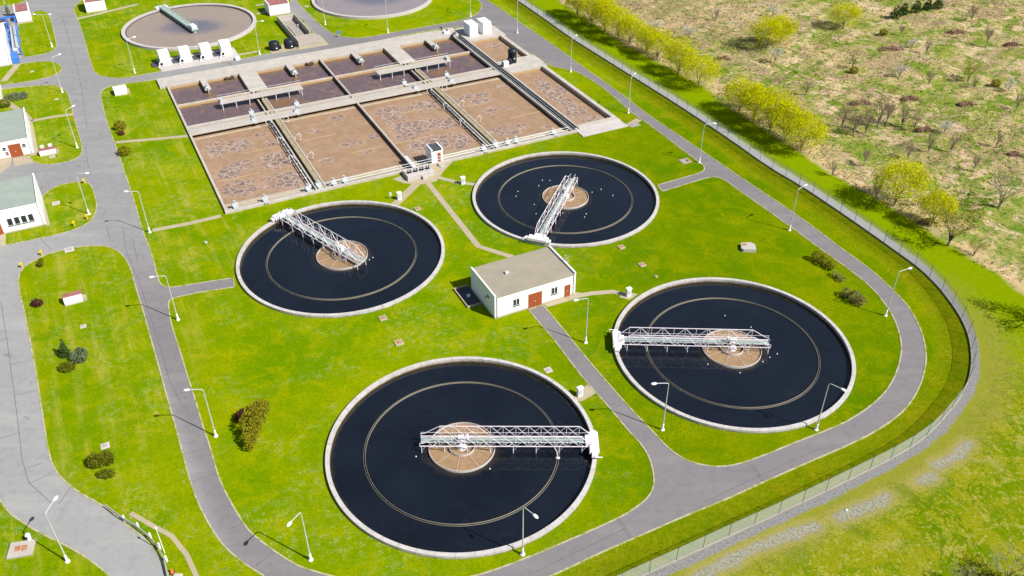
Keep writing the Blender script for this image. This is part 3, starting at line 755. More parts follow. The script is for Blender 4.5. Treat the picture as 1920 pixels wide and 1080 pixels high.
# ------------------------------------------------------------------ aeration basins
ab = uvthing('aeration_basin', 'large rectangular concrete basin block of brown and purplish water', 'basin', 0, 0)
ZT = .5
def wall(name, u0, u1, v0, v1, z1=ZT, z0=-1.6, mat='basin'):
    m = MB(); m.bevbox(u0, u1, v0, v1, z0, z1, .03); return m.build(name, M[mat], ab)
wall('outer_wall', -.05, .36, .4, 58.0)
wall('outer_wall', -.1, 67.6, -.05, .36)
wall('outer_wall', 76.8, 77.75, 2.2, 52.9)
wall('outer_wall', 68.85, 77.75, 1.3, 2.15)
wall('deck_slab', -1.4, 68.7, 57.9, 62.9)
wall('deck_slab', 68.72, 78.4, 52.95, 61.8)
wall('deck_slab', 68.85, 78.35, 31.6, 38.4, ZT+.004)
wall('pier_deck', 15.25, 19.0, 47.2, 57.88, ZT-.004)
wall('pier_deck', 49.0, 52.7, 47.2, 57.88, ZT-.004)
wall('divider_wall', 33.5, 33.88, .4, 57.88, ZT-.03, mat='basin_wet_shaded')
wall('divider_wall', 66.55, 66.9, .4, 57.88, mat='basin_wet_shaded'); wall('divider_wall', 68.4, 68.8, .4, 57.86, mat='basin_wet_shaded')
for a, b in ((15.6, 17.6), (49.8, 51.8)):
    wall('channel_wall', a, a+.28, .4, 47.1, ZT-.02, mat='basin_wet_shaded'); wall('channel_wall', b-.28, b, .4, 47.1, ZT-.02, mat='basin_wet_shaded')
    m = MB(); m.bevbox(a+.85, b-.32, .4, 47.1, -1.2, .38, .02); m.build('channel_walkway', M['olive'], ab)
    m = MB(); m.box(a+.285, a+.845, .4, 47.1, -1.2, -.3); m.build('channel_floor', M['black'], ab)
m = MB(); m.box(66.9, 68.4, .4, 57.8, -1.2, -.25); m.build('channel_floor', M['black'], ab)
m = MB(); m.tube((67.35, .5, .3), (67.35, 57.6, .3), .07); m.tube((67.9, .5, .34), (67.9, 57.6, .34), .05); m.build('channel_pipe', M['galv'], ab)
for a, b in ((.38, 15.6), (17.62, 33.48), (33.9, 49.78), (51.82, 66.53)):
    wall('cross_wall', a, b, 47.25, 47.95, .12)
# long cross walkway with its trough
def seg_boxes(name, v0, v1, z0, z1, mat):
    m = MB(); m.bevbox(.36, 66.5, v0, v1, z0, z1, .02); return m.build(name, M[mat], ab)
seg_boxes('walkway', 31.7, 33.9, .28, ZT+.03, 'concrete')
seg_boxes('trough_wall', 33.92, 34.2, -1.6, ZT-.05, 'basin'); seg_boxes('trough_wall', 35.7, 36.0, -1.6, ZT-.01, 'basin')
seg_boxes('trough_floor', 34.21, 35.69, -1.2, .22, 'slab')
# launder and trapped foam along the near edge
m = MB(); m.box(.4, 66.5, 3.5, 3.64, -1, -.2); m.build('scum_baffle', M['slab'], ab)
m = MB(); m.box(.4, 66.5, .4, 1.5, -1, .12); m.build('overflow_channel', M['slab'], ab)
m = MB()
m.box(.4, 66.5, 1.5, 3.5, -1, -.36)
for a, b in ((.4,15.5),(17.6,33.4),(34,49.7),(51.9,66.5)): m.box(a, b, 30.95, 31.65, -1, -.37)
m.build('foam', M['foamstrip'], ab)
for (x0, y0, x1, y1) in [(405,342,487,323),(457,287,530,273),(657,287,718,274),(567,264,630,251),(742,270,812,253),(870,200,922,190),(957,221,1022,207),(740,215,800,203)]:
    p, q = to_uv(g(x0, y0, -.38)), to_uv(g(x1, y1, -.38)); vm = (p[1]+q[1])/2
    m = MB(); m.box(p[0], q[0], vm-.09, vm+.09, -.6, -.36); m.build('surface_pipe', M['streak'], ab)
# handrail along the near edge
m = MB()
for u in np.arange(18, 34, 1.9): m.tube((u, .2, .5), (u, .2, 1.5), .025)
for u in np.arange(53, 66, 1.9): m.tube((u, .2, .5), (u, .2, 1.5), .025)
for z in (1.0, 1.5): m.tube((18, .2, z), (65.8, .2, z), .03)
m.build('handrail', M['galv'], ab)
# pale ledge at the near right corner
m = MB(); m.bevbox(67.7, 77.9, -2.2, .3, -.3, .2, .03); m.bevbox(67.7, 77.9, .31, 1.28, -.3, .34, .03); m.build('ledge', M['concrete_white'], ab)

def water_uv(name, rects, z, mat, ells=(), wallfn=None, step=.4):
    v_, f_, a_ = [], [], []
    for (u0, u1, v0, v1) in rects:
        nu, nv = max(2, int((u1-u0)/step)), max(2, int((v1-v0)/step))
        uu, vv = np.meshgrid(np.linspace(u0, u1, nu+1), np.linspace(v0, v1, nv+1))
        X = OX+uu*cos(AX)-vv*sin(AX); Y = OY+uu*sin(AX)+vv*cos(AX)
        px, py = pjn(X, Y, z)
        a = np.zeros_like(X)
        for e in ells:
            th = e[4] if len(e) > 4 else -.12
            dx, dy = px-e[0], py-e[1]
            rx = dx*cos(th)+dy*sin(th); ry = -dx*sin(th)+dy*cos(th)
            a = np.maximum(a, 1-.5*np.hypot(rx/e[2], ry/e[3])/1.0)
        if wallfn is not None: a = np.maximum(a, wallfn(uu, vv, u0, u1, v0, v1))
        o = len(v_)
        v_ += list(zip(X.ravel(), Y.ravel(), np.full(X.size, z))); a_ += list(a.ravel())
        i = (np.arange(nu+1)[None, :]+np.arange(nv+1)[:, None]*(nu+1))
        q = np.stack([i[:-1,:-1], i[:-1,1:], i[1:,1:], i[1:,:-1]], -1).reshape(-1, 4)+o
        f_ += [tuple(x) for x in q.tolist()]
    me = bpy.data.meshes.new(name); me.from_pydata(v_, [], f_); me.materials.append(M[mat])
    at = me.attributes.new('foam', 'FLOAT', 'POINT'); at.data.foreach_set('value', np.array(a_, np.float32))
    return link(name, me)
FOAM = [(404,280,20,15),(448,272,24,10),(427,325,22,11),(455,311,25,10),(515,301,34,14),(450,353,35,15),(535,338,43,15),(490,253,14,4),(510,270,16,3),(505,263,10,3),
 (632,222,13,6),(661,268,20,6),(690,284,14,4),(610,300,12,4),(588,245,12,4),(700,255,11,4),(732,209,28,9),(770,242,34,17),(800,232,24,9),(836,232,21,11),(822,262,36,9),(790,273,24,13),(850,266,32,15),(795,199,26,9),(757,255,20,9),(738,226,20,8),
 (876,180,11,5),(902,180,16,6),(945,162,18,4),(920,208,11,6),(944,203,8,3),(966,203,5,3),(925,246,12,5),(945,243,10,8),(978,238,12,6),(1025,236,8,4),(900,190,20,5),(955,250,20,4),(860,188,8,4),
 (1020,160,16,9,.5),(1040,178,20,9,.5),(1062,195,16,10,.5),(1080,210,22,13,.4),(1110,222,20,4),(1052,170,12,7,.5),(930,85,12,5)]
tag(water_uv('water', [(.36,66.6,.4,34)], -.4, 'aer', FOAM), 'brown aerated water with grey foam patches in the near basins', 'water', kind='structure')
tag(water_uv('water', [(68.75,76.85,2.1,31.7),(68.75,76.85,38.3,53)], -.4, 'aer', FOAM), 'brown foamy water in the narrow right hand basin', 'water', kind='structure')
def edge(uu, vv, u0, u1, v0, v1):
    d = np.minimum(v1-vv, np.abs(vv-47.5)+.2); e = np.clip(1-d/2.2, 0, 1)
    for (a, b) in ((7.6, 51.5), (26.3, 51.5), (41.5, 51.5), (60, 51.5)): e = np.maximum(e, np.clip(1.1-np.hypot((uu-a)/1.2, (vv-b)/3.2), 0, 1))
    for (a, b) in ((20, 40.5), (56, 40.5)): e = np.maximum(e, np.clip(1.05-np.hypot((uu-a)/6, (vv-b)/3.4), 0, 1))
    return e
tag(water_uv('water', [(.36,15.6,35.9,57.9),(17.6,33.5,35.9,57.9),(33.85,49.8,35.9,57.9),(51.8,66.6,35.9,57.9)], -.4, 'purple', (), edge), 'purplish grey water in the far row of basins', 'water', kind='structure')

# fixtures on the basin block -- each its own thing
def platform(label, u0, u1):
    t = uvthing('access_platform', label, 'platform', u0, 42.0, 'long platforms above the purple basins'); L = u1-u0
    MB().bevbox(0, L, 0, 2.3, .95, 1.12, .02).build('deck', M['concrete'], t)
    m = MB()
    for k in range(7):
        for y in (.1, 2.2): m.tube((.4+(L-.8)*k/6, y, -1), (.4+(L-.8)*k/6, y, .95), .09)
    m.build('leg', M['pipe'], t)
    m = MB(); m.box(.15, .9, .5, 1.8, 1.12, 1.7) if 'left' in label else m.box(L-.9, L-.15, .5, 1.8, 1.12, 1.7)
    m.build('motor', M['galv'], t)
    m = MB()
    for z in (1.6, 2.05): m.tube((0, 2.25, z), (L, 2.25, z), .025)
    for k in range(9): m.tube((L*k/8, 2.25, 1.1), (L*k/8, 2.25, 2.05), .025)
    m.build('handrail', M['galv'], t)
platform('pale concrete platform on legs over the left pair of purple basins', 8.1, 25.4)
platform('pale concrete platform on legs over the right pair of purple basins', 42.1, 59.4)
for lab, u in (('far left', 6.9), ('second from left', 25.7), ('third from left', 41.0), ('far right', 59.4)):
    t = uvthing('mixer_jetty', 'short concrete jetty with a mixer, %s of the four along the far deck' % lab, 'jetty', u, 52, 'mixer jetties on the far deck')
    MB().bevbox(0, 1.3, 0, 5.88, .3, .62, .03).build('deck', M['basin'], t)
    m = MB(); m.bevbox(.25, 1.05, .1, 1.5, .62, 1.0, .05); m.tube((.65, .3, .9), (.65, .3, 1.7), .12); m.build('mixer_motor', M['galv'], t)
    m = MB(); m.tube((.65, -.15, -1), (.65, -.15, .9), .1); m.build('mixer_shaft', M['galv'], t)
for lab, u in (('first', 14.0), ('second', 31.8), ('third', 52.9)):
    m = MB(); rr = random.Random(int(u*10))
    for k in range(14): m.ell((rr.uniform(-.9,.9), rr.uniform(-.25,.2), rr.uniform(0,.5)), rr.uniform(.2,.45), rr.uniform(.2,.35), rr.uniform(.12,.3), 8, 5)
    o = m.build('scum_clump', M['brownscum'], None, True, U(u-.8, 57.6, -.38), AX)
    tag(o, 'dark brown scum clump against the far deck wall, %s from the left' % lab, 'scum clump', 'scum clumps at the far deck')
def pipe_hoop(label, u, v, side):
    t = MB(); n = 12
    pts = [Vector((side*(.55-.55*cos(pi*k/n*1.25)), .15*sin(k), .35+1.0*sin(pi*k/n*1.0))) for k in range(n+1)]
    pts.append(pts[-1]+Vector((0, 0, -.6)))
    t.path(pts, .07, 8)
    o = t.build('air_pipe', M['pipe'], None, True, U(u, v, 0), AX)
    tag(o, label, 'pipe', 'swan neck air pipes beside the channels')
for nm, a, b in (('left', 15.5, 17.7), ('right', 49.7, 51.9)):
    for lab, v in (('nearest the walkway', 30.3), ('midway along', 21.5), ('lower down', 13.2)):
        pipe_hoop('white swan neck air pipe %s, on the left wall of the %s channel' % (lab, nm), a, v, -1)
        pipe_hoop('white swan neck air pipe %s, on the right wall of the %s channel' % (lab, nm), b, v-.4, 1)
    m = MB()
    m.tube((a-.35, 2, .32), (a-.35, 31, .32), .11, .11, 8)
    o = MB(); o.tube((0, 0, 0), (0, 29, 0), .1, .1, 8)
    for k in range(10): o.box(-.12, .35, 1+k*2.9, 1.15+k*2.9, -.35, -.08)
    tag(o.build('air_main', M['galv'], None, True, U(a-.3, 2, .3), AX), 'grey air main pipe running beside the %s channel' % nm, 'pipe', 'air mains beside the channels')
def sluice(label, u, v, w=1.0):
    t = uvthing('sluice_box', label, 'sluice box', u, v, 'sluice boxes on the basin walls')
    MB().bevbox(0, w, 0, .8, .45, .86, .04).build('housing', M['panel'], t)
    m = MB(); m.tube((w*.5, .4, .8), (w*.5, .4, 1.3), .035); m.tube((w*.5-.22, .4, 1.27), (w*.5+.22, .4, 1.27), .025); m.ring(.18, .23, 1.24, 1.3, 14, (w*.5, .4)); m.build('hand_wheel', M['galv'], t)
    m = MB(); m.box(.1, w-.1, -1.3, 0, .42, .54); m.build('chute', M['galv'], t)
for lab, u, v in (('on the walkway left of the left channel', 12.2, 32.6), ('on the walkway right of the left channel', 20.8, 32.6), ('on the walkway left of the right channel', 46.6, 32.6), ('on the walkway right of the right channel', 54.9, 32.6),
    ('behind the walkway left of the left channel', 12.5, 36.2), ('behind the walkway right of the left channel', 21.8, 36.2), ('behind the walkway left of the right channel', 45.4, 36.2), ('behind the walkway right of the right channel', 55.3, 36.2),
    ('at the lower left corner of the near basins', 1.4, 1.2), ('near the lower left corner, second along the near edge', 6.4, 1.0),
    ('just left of the left channel at the near edge', 14.0, 1.2), ('at the near end of the left channel', 16.0, 1.6), ('just right of the left channel at the near edge', 18.6, 1.2), ('on the near edge between left channel and valve chamber', 20.6, 1.2),
    ('just left of the right channel at the near edge', 47.6, 1.0), ('at the near end of the right channel', 50.3, 1.6), ('just right of the right channel at the near edge', 52.8, 1.3), ('second right of the right channel at the near edge', 54.6, 1.3), ('on the near edge by the double wall', 62.6, 1.1)):
    sluice('pale sluice box '+lab, u, v)
t = uvthing('valve_chamber', 'white concrete valve chamber with four pairs of dark valves beside the little hut', 'valve chamber', 31.2, -3.3)
MB().bevbox(0, 5.0, 0, 2.8, -.2, .95, .05).build('chamber', M['concrete_white'], t)
for k in range(4):
    m = MB(); x = .75+k*1.17
    for dx in (-.22, .22): m.tube((x+dx, 1.2, .95), (x+dx, 1.2, 1.5), .06); m.ring(.12, .17, 1.46, 1.52, 12, (x+dx, 1.2)); m.box(x+dx-.16, x+dx+.16, 1.0, 1.4, .95, 1.12)
    m.build('valve', M['black'], t)
MB().bevbox(2.6, 3.5, -.7, -.01, -.1, .6, .04).build('step', M['concrete_white'], t)
t = uvthing('gangway', 'pale steel gangway from the middle divider wall to the valve chamber', 'gangway', 33.2, -.4)
MB().bevbox(0, .7, 0, 4.4, .95, 1.1, .02).build('deck', M['hazel'], t)
m = MB()
for x in (0, .7):
    m.tube((x, 0, 1.95), (x, 4.4, 1.95), .025)
    for y in (0, 1.5, 3, 4.4): m.tube((x, y, 1.1), (x, y, 1.95), .025)
m.build('handrail', M['galv'], t)

def building(name, label, u0, u1, v0, v1, h, roofmat, doors=(), wins=(), par=.22, sidewins=(), cat='building'):
    t = uvthing(name, label, cat, u0, v0); L, D = u1-u0, v1-v0
    m = MB(); w = .22
    m.box(0, L, 0, D, -.3, h-.12)
    m.box(0, w, 0, D, h-.119, h+par); m.box(L-w, L, 0, D, h-.119, h+par)
    m.build('wall', M['white'], t)
    MB().box(w+.003, L-w-.003, -.08, D+.08, h-.118, h).build('roof', M[roofmat], t)
    MB().box(-.02, L+.02, -.05, -.002, -.3, .18).build('plinth', M['path'], t)
    if L > 5.5 and D > 6:
        for dx in (.35, L-.35): MB().tube((dx, -.08, .1), (dx, -.08, h-.1), .05, .05, 8).build('downpipe', M['galv'], t)
        MB().bevbox(L*.3, L*.3+.5, D*.55, D*.55+.5, h, h+.3, .03).build('roof_vent', M['galv'], t)
    for (x0, x1, z0, z1, mt) in doors:
        d = MB().bevbox(0, x1-x0, 0, .06, 0, z1-z0, .01).build('door', M[mt], t, loc=(x0, -.06, z0))
        MB().box((x1-x0)*.45, (x1-x0)*.5, -.05, -.001, .95, 1.1).build('handle', M['hazel'], d)
    for (x0, x1, z0, z1, nm) in wins:
        fr = MB(); wd = (x1-x0)
        fr.box(-.05, wd+.05, 0, .05, -.05, 0); fr.box(-.05, wd+.05, 0, .05, z1-z0, z1-z0+.05); fr.box(-.05, 0, 0, .05, 0, z1-z0); fr.box(wd, wd+.05, 0, .05, 0, z1-z0)
        for k in range(1, nm): fr.box(wd*k/nm-.05, wd*k/nm+.05, 0, .05, 0, z1-z0)
        f = fr.build('window', M['hazel'], t, loc=(x0, -.055, z0))
        MB().box(0, wd, .03, .04, 0, z1-z0).build('pane', M['glass'], f)
        MB().box(-.1, wd+.1, -.1, -.002, -.12, -.055).build('sill', M['darkgrey'], f)
    for (y0, y1, z0, z1) in sidewins:
        MB().box(-.03, .0, y0, y1, z0, z1).build('vent', M['glass'], t)
    return t
b = building('service_building', 'white flat roofed building with rust red doors between the four tanks', 27.7, 40.75, -45.7, -37.75, 3.7, 'roofgrey',
    [(5.35, 7.5, .08, 2.5, 'reddoor'), (11.25, 12.2, .1, 2.15, 'reddoor')], [(2.95, 3.85, 1.35, 2.4, 2), (9.1, 10.0, 1.35, 2.4, 2)], .3, [(1.9, 2.4, 2.3, 2.8), (2.9, 3.2, 1.7, 2.1)])
m = MB()
for y in (3.0, 3.45): m.tube((13.15, y, .2), (13.15, y, 4.8), .03)
for k in range(13): m.tube((13.15, 3.0, .5+k*.33), (13.15, 3.45, .5+k*.33), .02)
for z in (2.6, 3.3, 4.0, 4.7): m.path([(13.15+.45*sin(pi*k/6), 3.22-.4*cos(pi*k/6), z) for k in range(7)], .02)
m.build('ladder', M['galv'], b)
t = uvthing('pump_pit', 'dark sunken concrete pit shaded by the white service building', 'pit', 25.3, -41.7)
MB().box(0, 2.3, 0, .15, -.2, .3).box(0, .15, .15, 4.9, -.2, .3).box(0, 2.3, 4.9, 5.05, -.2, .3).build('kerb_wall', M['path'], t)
MB().box(.16, 2.29, .16, 4.89, -.1, .03).build('pit_floor', M['darkgrey'], t); MB().bevbox(1.0, 1.5, 2.3, 2.6, .035, .45, .03).build('pump', M['hazel'], t)  # asphalt floor colour darkened to carry the building's shadow
h_ = building('pump_hut', 'tiny white hut with a red door on the near basin edge beside the valve chamber', 37.3, 39.5, .3, 2.9, 2.9, 'darkgrey', [(1.15, 1.75, .55, 2.3, 'reddoor')], (), .2, (), 'hut')
m = MB(); m.bevbox(.9, 2.0, -1.0, -.06, -.3, .45, .03); m.bevbox(1.0, 1.9, -1.6, -1.0, -.3, .2, .03); m.build('steps', M['concrete'], h_)
building('workshop_building', 'white building with grey green roof and large rust red gate at left edge', -37, -27.2, 38.0, 51.5, 3.6, 'roofgreen', [(5.95, 8.0, .1, 2.6, 'reddoor'), (5.25, 5.7, .7, 1.4, 'redroof')], [(5.0, 5.5, 1.9, 2.3, 1), (8.3, 8.8, 1.9, 2.3, 1)], .25)
building('office_building', 'white building with pale green roof and a row of four dark windows', -42, -27.0, 9.9, 19.8, 4.5, 'roofgreen', [(7.6, 8.7, .1, 2.4, 'reddoor')],
    [(9.75, 10.45, 1.35, 2.55, 1), (10.78, 11.48, 1.35, 2.55, 1), (11.81, 12.51, 1.35, 2.55, 1), (12.84, 13.54, 1.35, 2.55, 1)], .3)
b0 = building('machine_hall', 'white roofed hall cut off by the left edge, beside blue steel machinery', -40, -28.9, 86.8, 103.5, 4.2, 'white', (), (), .15)
building('gate_hut', 'small white hut with a faded red roof at top left beside the lawn', -26.5, -23.2, 115.9, 121.8, 2.9, 'redroof', (), (), .2, (), 'hut')
building('gate_hut', 'white hut with a faded red roof cut by the top edge, beside the main road', -10.3, -5.5, 115.8, 121.5, 2.9, 'redroof', (), (), .2, (), 'hut')
building('gate_hut', 'white hut with a red roof above the open sump, by the top road', 31.05, 36.3, 92.3, 97.3, 2.9, 'redroof', (), (), .2, (), 'hut')
building('brick_hut', 'small house with a rust red roof cut off by the left edge', -36, -31.6, 66.5, 73.5, 3.0, 'rust', (), [(3.7, 4.2, 1.2, 2.2, 1)], .1, (), 'hut')
# blue steel machinery beside the hall
t = uvthing('blue_gantry', 'blue steel gantry and conveyor beside the white roofed hall', 'gantry', -29.0, 92)
m = MB()
for y in (0, 9, 18): m.tube((.5, y, 0), (.5, y, 3.6), .14); m.tube((2.4, y, 0), (2.4, y, 3.6), .14)
m.bar((.5, 0, 3.6), (.5, 18, 3.6), .18); m.bar((2.4, 0, 3.6), (2.4, 18, 3.6), .18); m.bar((-6, 18, 3.6), (2.6, 18, 3.6), .3); m.bar((-6, 19, 3.2), (2.6, 19, 3.2), .25)
m.build('frame', M['blue'], t)
MB().bevbox(.7, 2.2, .5, 17, .4, 1.6, .1).build('conveyor', M['galv'], t)
MB().bevbox(.2, 1.6, -4.5, -.5, .1, 1.4, .1).build('hopper', M['blue'], t)
t = uvthing('waste_skip', 'dark skip with a pale rim behind the blue gantry at left edge', 'skip', -31.8, 113)
MB().bevbox(0, 3.2, 0, 3, 0, 1.7, .15).build('body', M['darkgrey'], t); MB().box(-.1, 3.3, -.1, 0, 1.4, 1.6).box(-.1, 3.3, 3, 3.1, 1.4, 1.6).build('rim', M['hazel'], t)

# white containers and dark tank on the right deck
for lab, u in (('left of the pair', 69.9), ('right of the pair', 73.4)):
    t = uvthing('equipment_kiosk', 'white windowless equipment kiosk on the far right deck, '+lab, 'kiosk', u, 55.0, 'pair of white kiosks on the far right deck')
    MB().bevbox(0, 2.15, 0, 3.6, .5, 3.25, .06).build('housing', M['white'], t)
    MB().bevbox(-.06, 2.21, -.06, 3.66, 3.25, 3.36, .04).build('roof', M['white'], t)
    MB().box(.3, 1.0, -.03, -.002, .6, 2.6).build('door', M['hazel'], t)
t = uvthing('dosing_tank', 'tall black domed dosing tank on the deck between the right basins', 'tank', 72.0, 36.6)
MB().lathe([(1.0,.5),(1.0,2.9),(1.08,2.92),(1.08,3.1),(.95,3.4),(.55,3.65),(.2,3.75),(.001,3.78)], 28).build('vessel', M['dark'], t, True)
m = MB(); m.tube((.75,-.78,.5),(.75,-.78,3.0),.05); m.build('pipe', M['lamp'], t)
MB().bevbox(-1.5, -.7, -1.2, -.3, .5, 1.75, .04).build('side_box', M['dark'], t)
MB().box(-.1, .15, -1.1, -.98, 1.5, 1.75).build('label_plate', M['hazel'], t)
t = uvthing('control_cabinet', 'white control cabinet left of the tall black tank', 'cabinet', 68.9, 34.6); MB().bevbox(0, 1.2, 0, .8, .5, 1.7, .04).build('housing', M['white'], t); MB().box(-.25, -.01, .1, .7, .5, 1.5).build('panel', M['darkgrey'], t)
t = uvthing('deck_pump', 'small white pump box on the far deck left of the white kiosks', 'pump', 65.2, 59.6); MB().bevbox(0, 1.4, 0, .9, .5, 1.1, .05).build('housing', M['hazel'], t); MB().tube((.9,.45,1.1),(.9,.45,1.35),.25,.25,12).build('motor', M['darkgrey'], t)
t = uvthing('vent_stack', 'short dark vent pipe on the far deck behind the pump box', 'vent', 65.6, 62.2); MB().tube((0,0,.5),(0,0,1.2),.14,.14,10).tube((0,0,1.2),(-.5,0,1.4),.16,.16,10).build('pipe', M['dark'], t)
t = uvthing('cable_drum', 'dark curved guard screen left of the white kiosks on the far deck', 'screen', 67.6, 57.0)
m = MB(); P = [(1.2+1.3*cos(a)-1.2, 1.3*sin(a)) for a in np.linspace(pi*.5, pi*1.05, 9)]
m.strip([Vector(p) for p in P], -.06, .06, .3, 1.1); m.build('panel', M['darkgrey'], t)

# white screw press hoods on their slab
sl = MB(); sl.bevbox(0, 17.5, -.9, 6.6, -.2, .16, .03)
t = uvthing('press_slab', 'pale concrete slab carrying the four white hoods', 'slab', .4, 68.4); sl.build('slab', M['concrete_white'], t)
def hood(label, u):
    t = uvthing('screen_hood', label, 'hood', u, 70.4, 'four white hoods beside the far road')
    L, n = 3.4, 8; prof = [(0, .16), (0, 2.1)]
    for k in range(1, n+1):
        a = pi/2*k/n; prof.append((2.4*(1-cos(a)), 2.1+.85*sin(a)))
    prof += [(L-.35, 2.93), (L, 2.6), (L, .16)]
    m = MB(); N = len(prof)
    m.add([(0, y, z) for y, z in prof]+[(2.2, y, z) for y, z in prof], [tuple(range(N)), tuple(range(2*N-1, N-1, -1))]+[(i, (i+1)%N, N+(i+1)%N, N+i) for i in range(N)])
    m.build('cover', M['white'], t)
    m = MB(); m.tube((.1, -.3, .8), (.1, .02, .8), .55, .55, 18); m.build('port', M['white'], t)
    m = MB(); m.tube((.1, -.36, .8), (.1, -.305, .8), .32, .32, 14); m.build('port_cap', M['black'], t)
    m = MB(); m.path([(.6, -.06, .9), (1.3, -.06, 1.15), (1.7, -.06, 1.5), (1.5, -.06, 1.7)], .05); m.build('handle', M['hazel'], t)
    m = MB(); m.bevbox(-1.9, -.1, .5, 2.9, .16, .3, .03); m.build('shadow_pad', M['darkgrey'], t)  # dark flat pad put in for the shadow left of the hood
    m = MB(); m.bevbox(-.75, -.35, -.9, -.4, .16, .55, .03); m.build('foot_block', M['hazel'], t)
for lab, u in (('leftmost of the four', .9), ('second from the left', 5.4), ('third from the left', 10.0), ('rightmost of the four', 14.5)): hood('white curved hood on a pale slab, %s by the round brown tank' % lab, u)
t = uvthing('road_box', 'small white box standing at the road edge right of the four hoods', 'box', 16.6, 66.6); MB().bevbox(0, 1.0, 0, .8, 0, .8, .05).build('housing', M['hazel'], t)

# open sump and two dark tanks
t = uvthing('open_sump', 'open rectangular concrete sump with shaded inner walls beside the top road', 'sump', 31.7, 68.0)
m = MB(); m.box(0, .3, 0, 19.5, -.2, 1.5); m.box(4.3, 4.6, 5.8, 19.5, -.2, 1.5); m.box(.3, 4.3, 19.2, 19.5, -.2, 1.5); m.build('wall', M['concrete'], t)
m = MB(); m.bevbox(.31, 5.6, 0, 5.5, -.2, .9, .04); m.build('deck', M['slab'], t)
MB().box(.31, 4.29, 5.51, 19.19, -.2, .04).build('sump_floor', M['boundstone'], t)
MB().box(1.1, 1.3, 5.6, 14.5, .05, .75).build('baffle', M['concrete'], t)
MB().bevbox(3.5, 4.1, 13.6, 14.4, .05, .5, .04).build('pump', M['galv'], t)
for lab, u, v in (('left', 26.3, 69.6), ('right', 29.8, 69.3)):
    t = uvthing('round_tank', 'squat dark round tank, %s of the pair beside the open sump' % lab, 'tank', u, v, 'pair of dark round tanks')
    MB().lathe([(1.25,0),(1.25,1.6),(1.1,1.85),(.7,2.0),(.3,2.05),(.001,2.06)], 24).build('vessel', M['dark'], t, True)
    MB().box(.1, .4, -1.3, -1.2, .5, .75).build('valve', M['lamp'], t)
t = uvthing('tank_link_box', 'small pale box between the two dark round tanks', 'box', 27.75, 68.8); MB().bevbox(0, .7, 0, .8, 0, .9, .04).build('housing', M['path'], t)

# thickeners at the top
def thickener(i, label, mat, wlab):
    cx, cy, R = THICK[i]
    t = thing('thickener_tank', label, 'thickener', (cx, cy, 0), 0, 'round brown thickener tanks')
    MB().ring(15.2, R, -1, .62, 120).build('tank_wall', M['concrete_white'], t)
    MB().ring(14.9, 15.0, -.4, .42, 120).build('weir', M['darkgrey'], t)
    n, k = 64, 10; v_, a_, f_ = [], [], []
    for j in range(k+1):
        r = 15.21*j/k
        for q in range(n):
            x, y = r*cos(2*pi*q/n), r*sin(2*pi*q/n); v_.append((cx+x, cy+y, .22)); a_.append(max(0, 1.25-hypot((x-.5)/11, (y+.5)/7.5)))
    for j in range(k):
        for q in range(n): f_.append((j*n+q, j*n+(q+1)%n, (j+1)*n+(q+1)%n, (j+1)*n+q))
    me = bpy.data.meshes.new('water'); me.from_pydata(v_, [], f_); me.materials.append(M[mat])
    at = me.attributes.new('foam', 'FLOAT', 'POINT'); at.data.foreach_set('value', np.array(a_, np.float32))
    tag(link('water', me), wlab, 'water', kind='structure')
thickener(0, 'round tank of brown water behind the four white hoods', 'thick', 'murky brown water with a dark middle')
thickener(1, 'round tank of greyish water cut off by the top edge', 'thick2', 'murky grey water in the tank at the top edge')
p0, p1 = g(303, 12, 1.2), g(366, 55, 1.2); L = (p1-p0).length; an = atan2(p1.y-p0.y, p1.x-p0.x)
t = thing('scraper_bridge', 'grey green covered bridge over the brown thickener behind the hoods', 'bridge', (p0.x, p0.y, 0), an)
MB().bevbox(0, L, -.8, .8, .9, 1.35, .05).build('walkway', M['grating'], t)
m = MB()
for y in (-.85, .85):
    m.bar((0, y, 2.3), (L, y, 2.3), .05); m.bar((0, y, .9), (L, y, .9), .1)
    for k in range(14): m.bar((L*k/13, y, .9), (L*k/13, y, 2.3), .04)
m.build('truss', M['grating'], t)
MB().bevbox(L-2.2, L-.2, -.6, .6, 1.35, 2.0, .06).build('drive_box', M['lamp'], t)
MB().bevbox(-1.0, .6, -1.6, 1.4, .65, 1.2, .06).build('carriage', M['hazel'], t)
MB().tube((L-.6, 0, -.3), (L-.6, 0, .95), .4, .4, 14).build('centre_column', M['grating'], t)

